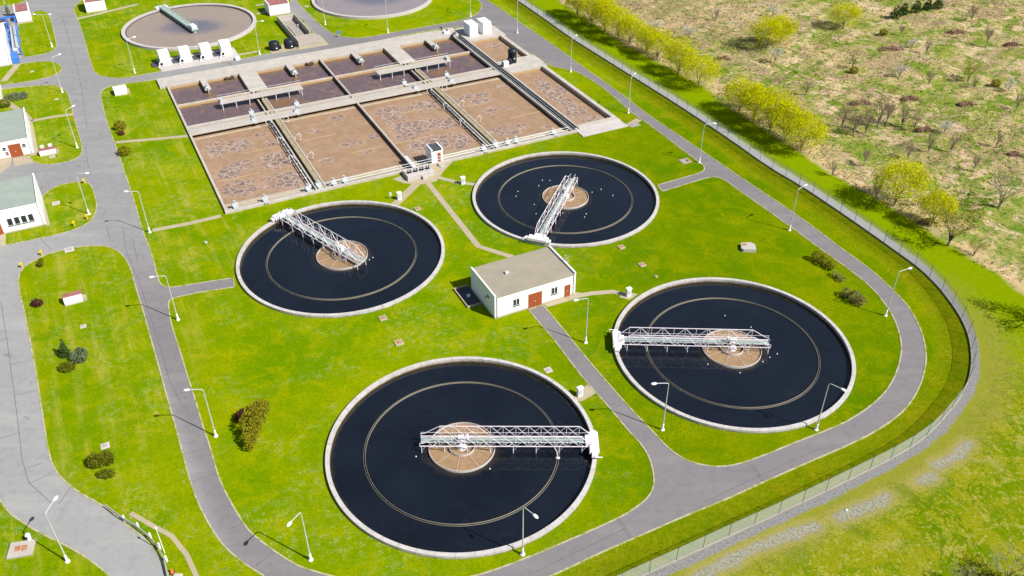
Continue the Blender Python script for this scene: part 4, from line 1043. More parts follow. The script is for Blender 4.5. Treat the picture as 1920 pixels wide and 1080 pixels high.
# ------------------------------------------------------------------ street lamps
def lamp_proto():
    t = thing('street_lamp', '', 'street lamp', (0,0,0), 0, 'white street lamps along the site roads')
    MB().lathe([(.26,-.1),(.26,.12),(.15,.2),(.13,1.0),(.10,1.05)], 12).build('base', M['lamp'], t)
    MB().tube((0,0,1.0), (0,0,7.4), .08, .05, 8).build('pole', M['galv'], t)
    m = MB(); m.path([(0,0,7.35),(.06,0,7.55),(.3,0,7.66),(1.5,0,7.78)], .05, 8); m.build('arm', M['galv'], t)
    m = MB(); m.ell((1.8,0,7.78), .38, .19, .13, 14, 8); m.ell((1.85,0,7.71), .28, .16, .12, 12, 6); m.build('lamp_head', M['lamp'], t, True)
    return t
lp = lamp_proto(); first = True
LAMPS = [((127,1053),(108,930),'beside the driveway near the bottom left corner'),((583,1050),(549,975),'on the lawn below and left of the nearest tank'),((980,1040),(997,962),'standing in front of the nearest tank, by its lower rim'),
 ((405,818),(356,731),'left of the big brown bush on the left loop road'),((334,600),(289,519),'at the stub road left of the left tank'),((281,436),(240,359),'at the thin path left of the brown basins'),
 ((1098,643),(1085,562),'on the lawn between white building and right tank'),((1480,432),(1509,348),'beside the road right of the upper right tank, near the stone slab'),((1660,592),(1703,504),'by the road curve near the hedges, furthest right'),
 ((1311,305),(1331,232),'at the short stub road right of the upper right tank'),((1178,212),(1193,136),'by the pale ledge at the basin corner'),((1070,135),(1083,65),'at the grass wedge beside the narrow right basin'),
 ((970,62),(977,-8),'on the road beside the white kiosks'),((1242,806),(1233,719),'in front of the right tank at its lower left'),((1530,806),(1572,726),'in front of the right tank at its lower right'),
 ((253,137),(241,72),'on the lawn left of the four white hoods'),((145,277),(133,201),'beside the small red roofed kiosk on the left'),((167,402),(152,325),'on the lawn tongue beside the office building'),
 ((117,173),(109,103),'on the left lawn opposite the side road junction'),((487,102),(481,40),'on the lawn right of the four white hoods'),((610,46),(603,-12),'beside the top road, left of the grey round tank'),
 ((727.5,61),(727,-2),'in front of the grey round tank at the top'),((882.5,31),(884,-30),'at the lawn corner above the white kiosks'),((15,25),(7,-30),'in the top left corner beyond the gate hut')]
for (b, hd, lab) in LAMPS:
    w = g(*b); hw = g(hd[0], hd[1], 7.75); rz = atan2(hw.y-w.y, hw.x-w.x)
    lab = 'white street lamp '+lab
    if first: lp.location = w; lp.rotation_euler[2] = rz; lp['label'] = lab; first = False
    else: dup(lp, w, rz, lab)
d2 = dup(lp, g(98,88), 0, 'double headed white street lamp on the lawn below the gate hut')
for ch in list(d2.children):
    if ch.name.startswith(('arm', 'lamp_head')):
        c = ch.copy(); COL.objects.link(c); c.parent = d2; c.rotation_euler[2] = pi
t = thing('garden_lamp', 'short thin white lamp post between guard rail and garden path', 'lamp', g(309,1037), radians(140))
MB().tube((0,0,0),(0,0,4.0),.05,.035,8).build('pole', M['lamp'], t); MB().ell((0,0,4.05),.14,.14,.12,10,6).tube((0,0,4.0),(.35,0,4.1),.03).build('lamp_head', M['lamp'], t, True)

# ------------------------------------------------------------------ fence
def fence():
    P = Fw; acc = [0]
    for a, b in zip(P, P[1:]): acc.append(acc[-1]+(b-a).length)
    def at(s):
        for i in range(len(P)-1):
            if s <= acc[i+1]: k = (s-acc[i])/(acc[i+1]-acc[i]); return P[i].lerp(P[i+1], k)
        return P[-1]
    tot = acc[-1]; o = P[0]
    t = thing('wire_fence', 'tall green wire mesh fence with concrete plinth around the site', 'fence', (o.x, o.y, 0))
    loc = [p-o for p in P]
    m = MB(); m.strip(loc, -.07, .07, -.6, .26); m.build('plinth', M['boundstone'], t)
    m = MB()
    n = int(tot/1.2); pts = [at(tot*i/n)-o for i in range(n+1)]
    m.add([(p.x, p.y, .27) for p in pts]+[(p.x, p.y, 2.2) for p in pts], [(i, i+1, n+2+i, n+1+i) for i in range(n)]); m.build('mesh_panel', M['mesh'], t)
    m = MB(); m.path([(p.x, p.y, 2.22) for p in pts], .02, 5); m.build('top_wire', M['fence_green'], t)
    pm = MB(); pm.tube((0,0,-.5),(0,0,2.3),.035,.035,6); pm.tube((0,0,2.3),(-.0,.22,2.55),.025,.025,5); me = pm.mesh('post', M['fence_green'])
    k = min(98, int(tot/3.4))
    for i in range(k+1):
        p = at(tot*i/k)-o; q = at(min(tot, tot*i/k+.3))-o; link('post', me, t, (p.x, p.y, 0), atan2(q.y-p.y, q.x-p.x) if (q-p).length > 1e-4 else 0)
fence()

# ------------------------------------------------------------------ small site furniture
def kiosk(label, u0, u1, v0, dep, h, roof, name='meter_kiosk'):
    t = uvthing(name, label, 'kiosk', u0, v0)
    L = u1-u0
    MB().bevbox(0, L, 0, dep, -.1, h, .03).build('housing', M['white'], t); MB().bevbox(-.08, L+.08, dep*.25, dep+.08, h, h+.12, .03).build('roof', M[roof], t)
    MB().box(L+.05, L+.5, .1, dep, -.1, h*.35).build('step', M['path'], t)
kiosk('low white kiosk with pale roof beside the side road, left of the basins', -10.4, -7.9, 58.4, 2.2, 1.2, 'white')
kiosk('low white kiosk with faded pink roof on the long left lawn', -26.2, -23.7, -15.2, 1.2, 1.2, 'redroof')
t = kiosk('small kiosk with faded red roof and two white boxes behind, beside the workshop', -26.3, -23.5, 36.1, 1.3, .9, 'redroof')
for lab, u in (('left', -26.0), ('right', -24.6)):
    t = uvthing('vent_box', 'little white box behind the red roofed kiosk, %s of two' % lab, 'box', u, 38.6, 'two white boxes behind the kiosk'); MB().bevbox(0, .6, 0, .6, 0, .8, .05).build('housing', M['hazel'], t); MB().bevbox(-.05, .65, -.05, .65, .8, .88, .03).build('lid', M['hazel'], t)
def cabinet(label, p, rz=AX):
    t = thing('control_cabinet', label, 'cabinet', g(*p), rz, 'white control cabinets beside the tanks')
    MB().bevbox(-.35, .35, -.22, .22, 0, 1.35, .04).build('housing', M['hazel'], t); MB().bevbox(-.42, .42, -.3, .3, 1.35, 1.45, .03).build('cap', M['white'], t)
    MB().box(-.2, .2, -.26, -.222, .4, 1.1).build('door', M['galv'], t)
cabinet('white control cabinet on the small paved patch beside the nearest tank', (1087,742))
cabinet('white control cabinet at the path end beside the right tank', (1178,555))
cabinet('white control cabinet on the path to the left tank', (749,374))
cabinet('white control cabinet on the path to the upper right tank', (868,345))
def signpost(label, p, board, mat, hgt=1.4, w=.5, rz=0):
    t = thing('sign', label, 'sign', g(*p), rz); MB().tube((0,0,0),(0,0,hgt),.035).build('post', M['galv'], t); MB().bevbox(-w/2, w/2, -.03, .03, hgt-board, hgt, .01).build('board', M[mat], t)
signpost('small white leaning sign beside the cabinet above the left tank', (733,373), .7, 'hazel', 1.3, .45)
signpost('small blue sign on the lawn beside the far deck road', (637,70), .7, 'blue', 1.6, .8, AX)
signpost('small white marker on the lawn left of the left tank', (387,458), .45, 'hazel', .6, .4)
def manhole(label, p, s=.7, h=.16, mat='path'):
    t = thing('manhole', label, 'manhole', g(*p), AX); MB().bevbox(-s, s, -s, s, -.1, h, .03).build('frame', M[mat], t); MB().bevbox(-s*.5, s*.5, -s*.5, s*.5, h, h+.05, .01).build('lid', M['rust' if mat == 'path' else 'slab'], t)
for p, s, lab in (((718,597), .55, 'just below the left tank'), ((748,643), .6, 'midway between the left and nearest tanks'), ((1165,464), .5, 'below the upper right tank'), ((1204,497), .5, 'between upper right and right tanks'),
                  ((783,392), .5, 'above right of the left tank, by the path'), ((1230,519), .25, 'smallest, just above the right tank rim')):
    manhole('square tan concrete manhole on the lawn '+lab, p, s)
for p, s, lab in (((1028,694), .5, 'above the nearest tank'), ((105,381), .6, 'beside the office building'), ((130,468), .7, 'on the kerb at the lawn head'), ((156,612), .4, 'on the long left lawn'), ((197,836), .5, 'behind the paired shrubs'), ((98,294), .5, 'in front of the red roofed kiosk'), ((106,186), .35, 'on the left lawn below a street lamp'), ((60,134), .4, 'on the small lawn tongue at left')):
    manhole('pale flat manhole cover on the grass '+lab, p, s, .06, 'concrete_white')
t = thing('concrete_pad', 'grey pad of paving and rubble beside the stub road', 'pad', g(1285,302), AX); MB().bevbox(-1.0, 1.0, -.9, .9, -.1, .08, .03).build('slab', M['boundstone'], t); MB().bevbox(.2, .7, -.5, 0, .08, .3, .04).build('lid', M['rust'], t)
t = thing('concrete_pad', 'grey slab beside the pale ledge at the basin corner', 'pad', g(1189,234), AX); MB().bevbox(-1.1, 1.1, -.8, .8, -.1, .05, .03).build('slab', M['boundstone'], t); MB().bevbox(-.4, .4, -.3, .3, .05, .09, .01).build('lid', M['slab'], t)
t = thing('chamber_cover', 'large pale six sided concrete chamber standing alone on the right lawn', 'chamber', g(1402,467), 0)
P = [(-1.2,-.55),(-.9,-.9),(1.05,-.95),(1.2,.55),(.6,1.15),(-.95,1.0)]; MB().prism(P, -.1, .55).build('chamber', M['concrete'], t); MB().bevbox(-.8, -.2, .2, .7, .55, .6, .01).build('hatch', M['rust'], t)
t = thing('meter_chamber', 'raised pale concrete chamber with rusty lids in the bottom left corner', 'chamber', g(41,1031), AX-.25)
MB().bevbox(-1.25, 1.25, -1.0, 1.0, -.1, .3, .04).build('chamber', M['concrete'], t)
for x in (-.33, .33): MB().bevbox(x-.28, x+.28, -.35, .35, .3, .34, .01).build('lid', M['rust'], t)
t = thing('vent_pipe', 'white cowled vent pipe beside the chamber in the bottom left corner', 'vent', g(57,1014)); MB().tube((0,0,0),(0,0,.9),.22,.22,14).ell((0,0,.95),.3,.3,.22,14,8).build('cowl', M['lamp'], t, True); MB().tube((0,-.3,.8),(0,-.31,.95),.12,.12,10).build('opening', M['black'], t)
ym = None
for p, lab in (((159,344), 'at the upper tip of the lawn tongue'), ((164,411), 'by the lamp base on the lawn tongue'), ((140,424), 'lowest on the lawn tongue by the office'), ((79,479), 'by the dark shrub at the lawn head'), ((42,502), 'at the left corner of the long lawn')):
    t = thing('marker_post', 'short yellow marker post '+lab, 'marker post', g(*p), AX, 'yellow marker posts along the kerbs')
    MB().tube((0,0,0),(0,0,.75),.12,.12,8).build('post', M['yellow'], t); MB().bevbox(-.2, .2, -.13, .13, .6, .95, .03).build('head', M['yellow'], t)
# guard rail
GP = W([(200,954),(232,979),(258,993),(281,1012),(298,1031),(311,1055),(318,1085)]); o = GP[0]
t = thing('guard_rail', 'curved steel guard rail along the driveway at bottom left', 'guard rail', (o.x, o.y, 0))
L = [p-o for p in chaikin(GP, 2, False)]
MB().strip(L, -.05, .03, .45, .82).build('beam', M['rail'], t)
for p in GP[1:-1]: MB().bevbox(-.08, .08, -.08, .08, -.1, .98, .02).build('post', M['lamp'], t, loc=(p.x-o.x+.1, p.y-o.y+.12, 0))
t = thing('traffic_cone', 'orange cone behind the lower end of the guard rail', 'cone', g(323,1074)); MB().lathe([(.2,.04),(.04,.7),(.03,.72)], 14).build('cone', M['orange'], t, True); MB().bevbox(-.25,.25,-.25,.25,0,.05,.01).build('foot', M['dark'], t)
t = thing('rubble_block', 'pale lump of concrete beside the orange cone', 'block', g(334,1083)); MB().bevbox(-.5,.4,-.35,.35,-.1,.3,.08).build('block', M['concrete_white'], t)
t = thing('white_stone', 'small white marker stone on the gravel outside the fence', 'stone', g(1587,957)); MB().ell((0,0,.06),.17,.14,.12,10,6).build('stone', M['lamp'], t, True)

# ------------------------------------------------------------------ plants
def leaf_mesh(pts, size, rng, mat, name, flat=.0):
    n = len(pts); P = np.array(pts)
    a = rng.normal(size=(n,3)); a /= np.linalg.norm(a, axis=1)[:,None]
    b = np.cross(a, rng.normal(size=(n,3))); b /= np.linalg.norm(b, axis=1)[:,None]
    s = size*rng.uniform(.6, 1.3, (n,1))
    q = np.stack([P-a*s*.7, P-b*s*.5+a*s*.1, P+a*s*.8, P+b*s*.5], 1).reshape(-1,3)
    f = np.arange(4*n).reshape(-1,4)
    me = bpy.data.meshes.new(name); me.vertices.add(len(q)); me.vertices.foreach_set('co', q.ravel())
    me.loops.add(4*n); me.loops.foreach_set('vertex_index', f.ravel())
    me.polygons.add(n); me.polygons.foreach_set('loop_start', np.arange(0,4*n,4)); me.polygons.foreach_set('loop_total', np.full(n,4))
    me.materials.append(M[mat]); me.update(); me.validate(); return me

def tree_meshes(seed, h, w, leafmat, leaves, lsize, bark='bark', low=.25, lean=0, limbs=7, thin=1.0, spread=.34, dome=False):
    """vase shaped tree: several limbs from near the ground, branches, twigs, leaf clumps towards the outside and top"""
    rr = random.Random(seed); rng = np.random.RandomState(seed)
    m = MB(); tips = []; bh = h*.10
    m.tube((0,0,-.3), (lean*.3,0,bh), .15*h/8+.04, .11*h/8+.04, 7)
    for i in range(limbs):
        az = 2*pi*i/limbs+rr.uniform(-.4,.4); out = rr.uniform(.25,1.0)*w*.5; top = h*rr.uniform(.62,.86)*(1-.28*(out/(w*.5))**2)
        p0 = Vector((lean*.3,0,bh*.8)); p3 = Vector((cos(az)*out*.85+lean, sin(az)*out*.85, top))
        p1 = p0.lerp(p3,.35)+Vector((0,0,h*.05)); p2 = p0.lerp(p3,.7)+Vector((cos(az)*.1*w,sin(az)*.1*w,0))
        pts = [p0,p1,p2,p3]; rad = [.085*h/8+.02,.06*h/8+.015,.04*h/8+.012,.02]
        for k in range(3): m.tube(pts[k], pts[k+1], rad[k]*thin, rad[k+1]*thin, 5)
        for j in range(5):
            s = rr.uniform(.35,1.0); k = min(2,int(s*3)); base = pts[k].lerp(pts[k+1], s*3-k if s < 1 else 1)
            az2 = az+rr.uniform(-1.5,1.5); l = w*rr.uniform(.12,.28)
            q = base+Vector((cos(az2)*l, sin(az2)*l, rr.uniform(.05,.20)*h))
            m.tube(base, q, .026*thin+.008, .014, 4)
            for e in range(4):
                az3 = az2+rr.uniform(-1.6,1.6); l2 = w*rr.uniform(.05,.14)
                q2 = base.lerp(q, rr.uniform(.4,1.0))+Vector((cos(az3)*l2, sin(az3)*l2, rr.uniform(.0,.11)*h))
                m.tube(base.lerp(q,.7), q2, .014*thin+.004, .008, 3, False); tips.append(q2)
    T = np.array([list(t) for t in tips])
    zt = T[:,2]/h
    wgt = np.clip((zt-low)/.35, .06, 1); wgt /= wgt.sum()
    idx = rng.choice(len(T), leaves, p=wgt)
    pts = T[idx]+rng.normal(size=(leaves,3))*np.array([spread,spread,spread*.9])*(w/6)
    if dome:
        nd = int(leaves*.7); d = rng.normal(size=(nd*3,3)); d /= np.linalg.norm(d, axis=1)[:,None]
        d = d[(d[:,2] > -.05) | (rng.uniform(size=len(d)) < .55*np.clip(1+d[:,2]*.9, 0, 1))][:nd]; k = len(d)
        lump = 1+.2*np.sin(d[:,:1]*5+seed)*np.cos(d[:,1:2]*6+seed*2)+.11*np.sin(d[:,2:3]*9+seed)
        r = (1-.42*rng.uniform(0,1,(k,1))**1.4)*lump
        pts[:k] = np.array([lean*.7,0,h*.50])+d*r*np.array([w*.5,w*.5,h*.47])
    pts[:,2] = np.clip(pts[:,2], h*.1, h)
    return m.mesh('trunk', M[bark]), leaf_mesh(pts, lsize, rng, leafmat, 'crown')
def plant(name, label, cat, loc, meshes, rz=0, sc=1.0, group=None):
    t = thing(name, label, cat, loc, rz, group); t.scale = (sc, sc, sc)
    link('trunk', meshes[0], t); link('crown', meshes[1], t); return t
VW = [tree_meshes(11+i, 8, 6.6+.5*i, 'willow', 7500, .155, 'bark_pale', .22, .15*i, 11, .6, dome=True) for i in range(5)]
VO = [tree_meshes(31+i, 8, 6, 'olive_leaf', 1300, .17, 'bark', .2, .5, 7, .9) for i in range(2)]
VB = [tree_meshes(41+i, 7, 2.9, 'bramble', 620, .11, 'bark_pale', .1, .2, 11, .8, .5) for i in range(3)]
VG = [tree_meshes(51+i, 7, 5.5, 'greybud', 420, .15, 'bark_pale', .15, .1, 8, .8) for i in range(2)]
VF = [tree_meshes(61+i, 4, 3.2, 'blossom', 650, .14, 'bark_pale', .15) for i in range(2)]
gw = 'yellow green willows along the outside of the fence'
WL = [(1082,33,8.2,'first willow of the row, cut by the top edge'),(1108,47,8.6,'second willow of the row below the top edge'),(1134,60,8.8,'tall willow third along the row beyond the fence'),(1160,73,8.0,'willow fourth along the row, with bare lower stems'),
 (1180,84,7.0,'bright narrow willow in the middle of the row'),(1212,100,6.6,'willow in front of the pale blossom shrub'),(1232,112,7.0,'broad willow in the lower middle of the row'),(1272,140,8.0,'big round willow, second from the lower end of the row'),(1310,163,7.6,'round bright willow ending the upper row'),
 (1385,212,7.4,'upper left willow of the dense second clump'),(1412,230,8.0,'second willow of the dense clump by the fence'),(1443,248,8.6,'tallest middle willow of the dense clump'),(1472,264,8.2,'fourth willow of the dense clump'),(1502,282,7.6,'lower right round willow ending the dense clump'),
 (1676,385,8.6,'large lone golden willow right of the road lamp'),(1746,424,6.6,'smaller golden willow beside the olive tree'),
 (1438,92,7.8,'golden willow in the meadow near the top'),(1462,84,7.0,'second golden willow of the meadow pair near the top'),(1580,52,6.6,'lone yellow willow in the meadow at the top')]
for i, (x, y, h, lab) in enumerate(WL): plant('willow_tree', lab, 'tree', g(x,y), VW[(i*3)%5], i*1.3, h/8, gw)
plant('leafing_tree', 'leaning olive tree with thin foliage at the meadow edge', 'tree', g(1776,461), VO[0], .4, 1.0)
plant('leafing_tree', 'thin olive tree in the upper right meadow casting a dark shadow', 'tree', g(1815,152), VO[1], 2, .62)
plant('leafing_tree', 'sparse green tree at the far right edge below the tan bank', 'tree', g(1955,610), VO[0], 3, 1.0)
plant('leafing_tree', 'small olive bush tree just below the leaning olive tree', 'tree', g(1825,480), VO[1], 1, .42)
plant('bare_tree', 'pale stemmed bare tree in the bottom right corner', 'tree', g(1885,1092), VG[0], 1, .72)
plant('bare_tree', 'bare grey tree at the right edge with a long shadow', 'tree', g(1872,392), VG[1], 2, 1.15)
plant('bare_tree', 'bare grey shrub tree at the bottom edge right of the gravel', 'tree', g(1800,1108), VG[1], 0, .5)
BT = [(1578,240,6,'leftmost bare birch of the brown thicket'),(1600,256,6.5,'bare birch with crossing stems in the thicket'),(1622,250,6,'third bare tree of the thicket'),(1645,238,7,'tall bare tree in the middle of the thicket'),(1662,232,6,'bare tree right of the thicket middle'),(1690,238,5.5,'bare tree leaning on the thicket right side'),(1712,246,4.5,'rightmost low bare tree of the thicket'),
 (1640,378,5.2,'bare brown shrub tree left of the lone golden willow'),(1740,285,4.5,'bare sapling in the meadow above the lone willow'),(1782,285,4.2,'bare sapling right of its twin in mid meadow'),(1825,322,4,'thin bare sapling with a green foot in the meadow'),(1868,275,4,'thin bare sapling near the right edge'),(1510,180,4.5,'bare shrub tree above the dense willow clump'),
 (1848,88,6,'tall bare tree near the top right'),(1820,40,5,'greyish bare tree at the top right'),(1736,100,4,'bare sapling below the dark evergreens'),(1688,68,3.5,'bare sapling near the top beside a green tuft'),(1825,165,3,'small bare shrub with its own shadow upper right'),(1905,205,3.5,'bare shrub by the right edge, upper meadow'),(1342,40,4,'bare shrub behind the willow row'),(1597,130,4,'faint bare sapling in the upper middle meadow'),(1740,160,3.4,'low bare sapling in the central meadow'),(1150,40,5,'bare stems behind the upper willow row'),(1560,330,3.5,'bare bush at the meadow edge below the thicket'),(1700,300,3.8,'bare sapling between thicket and lone willow'),(1620,310,4.2,'bare tree at the lower edge of the thicket')]
for i, (x, y, h, lab) in enumerate(BT): plant('bare_tree', lab, 'tree', g(x,y), VB[i%3], i*2.1, h/7, 'bare trees scattered in the meadow')
for i, (x, y, h, lab) in enumerate([(1225,62,3.4,'white blossoming shrub behind the willow row'),(1290,75,3.4,'pale shrub between two willows of the row'),(1448,32,3.2,'white blossom shrub in the upper meadow'),(1452,118,3.6,'whitish shrub below the meadow willow pair'),(1709,90,2.6,'small white blossom bush in the upper meadow'),(1686,146,3,'white blossom shrub with a dark shadow in mid meadow'),(1720,385,3,'pale blossom shrub at the foot of the lone golden willow'),(1770,250,2.6,'small pale shrub right of the thicket'),(1890,172,3,'pale grey shrub near the right edge')]):
    plant('blossom_shrub', lab, 'shrub', g(x,y), VF[i%2], i*1.7, h/4, 'pale blossoming shrubs in the meadow')

def blob_points(blobs, n, rng, shell=.35):
    V = np.array([b[3]*b[4]*b[5] for b in blobs])**.75; idx = rng.choice(len(blobs), n, p=V/V.sum())
    B = np.array(blobs)[idx]
    d = rng.normal(size=(n,3)); d /= np.linalg.norm(d, axis=1)[:,None]
    r = (1-shell*rng.uniform(0,1,n)**1.5)[:,None]
    lump = 1+.16*np.sin(d[:,:1]*7+idx[:,None])*np.cos(d[:,1:2]*6+2*idx[:,None])
    p = B[:,:3]+d*r*lump*B[:,3:6]
    p = p[p[:,2] > .02]
    return p
def bush(label, px, blobs, n, size, mat, name='shrub', cat='shrub', seed=0, group=None, rz=0):
    rng = np.random.RandomState(seed+5)
    t = thing(name, label, cat, g(*px), rz, group)
    link('foliage', leaf_mesh(blob_points(blobs, n, rng), size, rng, mat, 'foliage'), t)
    m = MB(); rr = random.Random(seed)
    for b in blobs:
        if abs(b[0])+abs(b[1]) > .05: m.tube((0,0,.0),(b[0]*.6,b[1]*.6,.02),.04,.04,5)
        for k in range(4): m.tube((b[0]*.6,b[1]*.6,-.1),(b[0]+rr.uniform(-.5,.5)*b[3],b[1]+rr.uniform(-.5,.5)*b[4],b[2]+.3*b[5]),.05,.02,5)
    m.build('stem', M['bark'], t)
    return t
bush('large brown green bush standing alone on the lawn left of the nearest tank', (476,815), [(.1,2.6,1.3,1.2,1.6,1.5),(-.25,.6,1.5,1.3,1.6,1.7),(.1,-1.2,1.2,1.0,1.5,1.4),(.4,3.9,.9,.9,1.0,1.0),(.2,-2.3,.9,.65,.9,.9)], 5200, .15, 'hedge', seed=1)
bush('small dark purple shrub against the big brown green bush', (455,786), [(0,0,.7,.7,.9,.8),(-.5,-.3,.45,.45,.5,.5)], 900, .13, 'purple_leaf', seed=2)
bush('dark spiky conifer at the back of the evergreen group on the left lawn', (124,668), [(0,0,.5,.8,.7,.6),(.05,0,1.3,.55,.5,.8),(.1,0,2.2,.28,.28,.8),(-.5,.2,.5,.55,.4,.5)], 1100, .14, 'dark_leaf', 'conifer', 'conifer', 3)
bush('grey green juniper at the right of the evergreen group on the left lawn', (150,675), [(0,0,.7,1.15,1.1,.95),(.2,.4,1.0,.8,.7,.7)], 1700, .14, 'juniper', 'juniper', 'shrub', 4)
bush('dark rounded shrub at the front of the evergreen group on the left lawn', (126,694), [(0,0,.55,.95,.75,.7),(.5,.2,.4,.6,.5,.5)], 1300, .13, 'yew', 'shrub', 'shrub', 5)
bush('upper double lobed evergreen shrub on the lower left lawn', (190,872), [(-.5,0,.8,.95,.9,.95),(.65,.35,.85,.95,.9,.95)], 2200, .13, 'yew', 'shrub', 'shrub', 6)
bush('lower flat evergreen shrub in front of the double lobed one', (200,893), [(0,0,.45,1.05,.6,.55)], 1000, .12, 'yew', 'shrub', 'shrub', 7)
bush('small round dark red shrub on the upper left of the long lawn', (71,573), [(0,0,.5,.85,.65,.6)], 1000, .11, 'purple_leaf', 'shrub', 'shrub', 8)
bush('small dark shrub with a shadow at the head of the long lawn', (77,500), [(0,0,.5,.45,.45,.6),(.15,.3,.9,.35,.35,.5)], 500, .13, 'yew', 'shrub', 'shrub', 9)
bush('olive and reddish shrub left of the brown basins', (226,247), [(-.2,.9,.9,1.2,1.0,1.0),(.1,-.6,.4,.6,.5,.5)], 1500, .14, 'hedge', 'shrub', 'shrub', 10)
bush('little dark red shrub in front of the olive shrub by the basins', (228,253), [(0,0,.35,.6,.5,.45)], 500, .12, 'purple_leaf', 'shrub', 'shrub', 11)
bush('round olive shrub below the thin path left of the basins', (235,290), [(0,0,.8,1.2,1.1,1.0)], 1400, .14, 'hedge', 'shrub', 'shrub', 12)
bush('wide grey green creeping juniper beside the left edge house', (30,184), [(0,0,.3,2.4,1.6,.7),(.8,.6,.3,1.6,1.4,.6)], 2200, .15, 'juniper', 'juniper', 'shrub', 13)
bush('dark olive shrub behind the workshop roof at left edge', (8,200), [(0,0,.7,1.4,1.0,.9)], 1000, .15, 'yew', 'shrub', 'shrub', 14)
bush('narrow dark conifer between gate hut and blue gantry', (17,30), [(0,0,1,.5,.5,1.2),(0,0,2,.35,.35,.9)], 600, .14, 'juniper', 'conifer', 'conifer', 15)
bush('upper dark hedge shrub beside the right road', (1544,497), [(-.9,1.2,.9,.8,.9,.9),(0,0,.9,.8,.9,.95),(.8,-1.1,.8,.7,.8,.8)], 1500, .14, 'hedge', 'hedge', 'hedge', 16, 'hedge shrubs beside the right road')
bush('thin middle hedge shrub beside the right road', (1571,524), [(-.3,.6,.5,.5,.7,.5),(.3,-.4,.5,.5,.7,.5)], 380, .13, 'hedge2', 'hedge', 'hedge', 17, 'hedge shrubs beside the right road')
bush('lower round brownish hedge shrub beside the right road', (1600,565), [(-.8,1.1,.7,.8,.9,.75),(.1,0,.85,1.0,1.1,.9),(.7,-.8,.7,.8,.8,.75)], 1600, .13, 'hedge2', 'hedge', 'hedge', 18, 'hedge shrubs beside the right road')
for i, (x, y, r, lab) in enumerate([(1678,35,1.5,'leftmost dark evergreen near the top of the meadow'),(1692,28,1.3,'second dark evergreen of the meadow group'),(1716,24,1.4,'third dark evergreen, tallest of the meadow group'),(1738,18,1.2,'fourth dark evergreen of the meadow group'),(1757,16,1.3,'rightmost dark evergreen of the meadow group')]):
    bush(lab, (x,y), [(0,0,.7*r,r,r,.8*r),(.1,0,1.4*r,.6*r,.6*r,.9*r)], 700, .22, 'dark_leaf', 'evergreen', 'tree', 20+i, 'dark evergreens in the upper meadow')
for i, (x, y, a, lab) in enumerate([(1665,93,2.6,'long brown bramble heap under the dark evergreens'),(1790,62,2.2,'low brown bramble heap at upper right'),(1808,197,1.7,'round brown bramble mound in the right meadow'),(1703,187,1.8,'ragged brown bramble mound in the central meadow'),(1352,112,1.6,'brown bramble beside the willow row end'),(1735,418,1.3,'dark brown bramble at the foot of the small willow'),(1895,85,1.7,'brown bramble near the right edge at the top'),(1610,195,2.2,'brown bramble behind the birch thicket'),(1730,245,1.6,'brown bramble right of the birch thicket'),(1898,292,1.3,'purplish bramble heap at the right edge')]):
    bush(lab, (x,y), [(0,0,.25,a,a*.5,.5),(a*.6,.5,.2,a*.6,a*.5,.4),(-a*.5,-.5,.3,a*.4,a*.35,.6),(a*1.1,-.3,.15,a*.5,a*.3,.3)], 700, .2, 'bramble', 'bramble', 'shrub', 40+i, 'brown brambles in the meadow')
for i, (x, y, lab) in enumerate([(1865,162,'dark olive bush casting a shadow in the upper right meadow'),(1655,66,'bright green tuft bush near the top of the meadow'),(1830,1075,'dark low shrub at the bottom right corner'),(1600,138,'small green bush in the upper meadow')]):
    bush(lab, (x,y), [(0,0,.7,1.0,.9,.9)] if i != 2 else [(0,0,.3,1.6,1.2,.5),(1.2,-.8,.3,1.2,1.0,.5)], 700 if i != 2 else 420, .16, 'hedge' if i != 2 else 'yew', 'shrub', 'shrub', 60+i)

# dry grass tufts of the meadow: nobody could count them
def tufts():
    rng = np.random.RandomState(9); n = 42000
    x = rng.uniform(5, 150, n); y = rng.uniform(70, 262, n)
    dm = dist_poly(x, y, Mw)
    k = (dm > .4) & (np.abs(x) < .72*np.hypot(y, 77)+6); x, y = x[k], y[k]
    dens = np.sin(x*.21+1)*np.sin(y*.17)+np.sin(x*.07+y*.05)+.6*np.sin(x*.5)*np.cos(y*.43)
    k = dens+rng.normal(size=len(x))*.9 > -.1; x, y = x[k], y[k]; n = len(x)
    zz = .13*sum(np.sin(x*a+p)*np.cos(y*b+q) for a, b, p, q in [(.31,.27,1,2),(.63,.71,.4,1.7),(1.3,1.1,2.2,.3),(.17,.13,.2,.9)])
    vs = []
    for j in range(3):
        a = rng.uniform(0, 2*pi, n); w = rng.uniform(.10,.26,n); h = rng.uniform(.08,.26,n); ox, oy = rng.normal(size=n)*.12, rng.normal(size=n)*.12
        dx, dy = np.cos(a)*w, np.sin(a)*w; lx, ly = rng.normal(size=n)*.15, rng.normal(size=n)*.15
        vs.append(np.stack([np.stack([x+ox-dx,y+oy-dy,zz-.05],-1), np.stack([x+ox+dx,y+oy+dy,zz-.05],-1), np.stack([x+ox+lx,y+oy+ly,zz+h],-1)],1))
    V = np.concatenate(vs).reshape(-1,3); f = len(V)//3
    me = bpy.data.meshes.new('dry_grass'); me.vertices.add(len(V)); me.vertices.foreach_set('co', V.ravel())
    me.loops.add(3*f); me.loops.foreach_set('vertex_index', np.arange(3*f))
    me.polygons.add(f); me.polygons.foreach_set('loop_start', np.arange(0,3*f,3)); me.polygons.foreach_set('loop_total', np.full(f,3))
    me.materials.append(M['dry']); me.update(); me.validate()
    tag(link('dry_grass', me), 'tufts of dry grass across the wild meadow', 'grass', kind='stuff')
tufts()
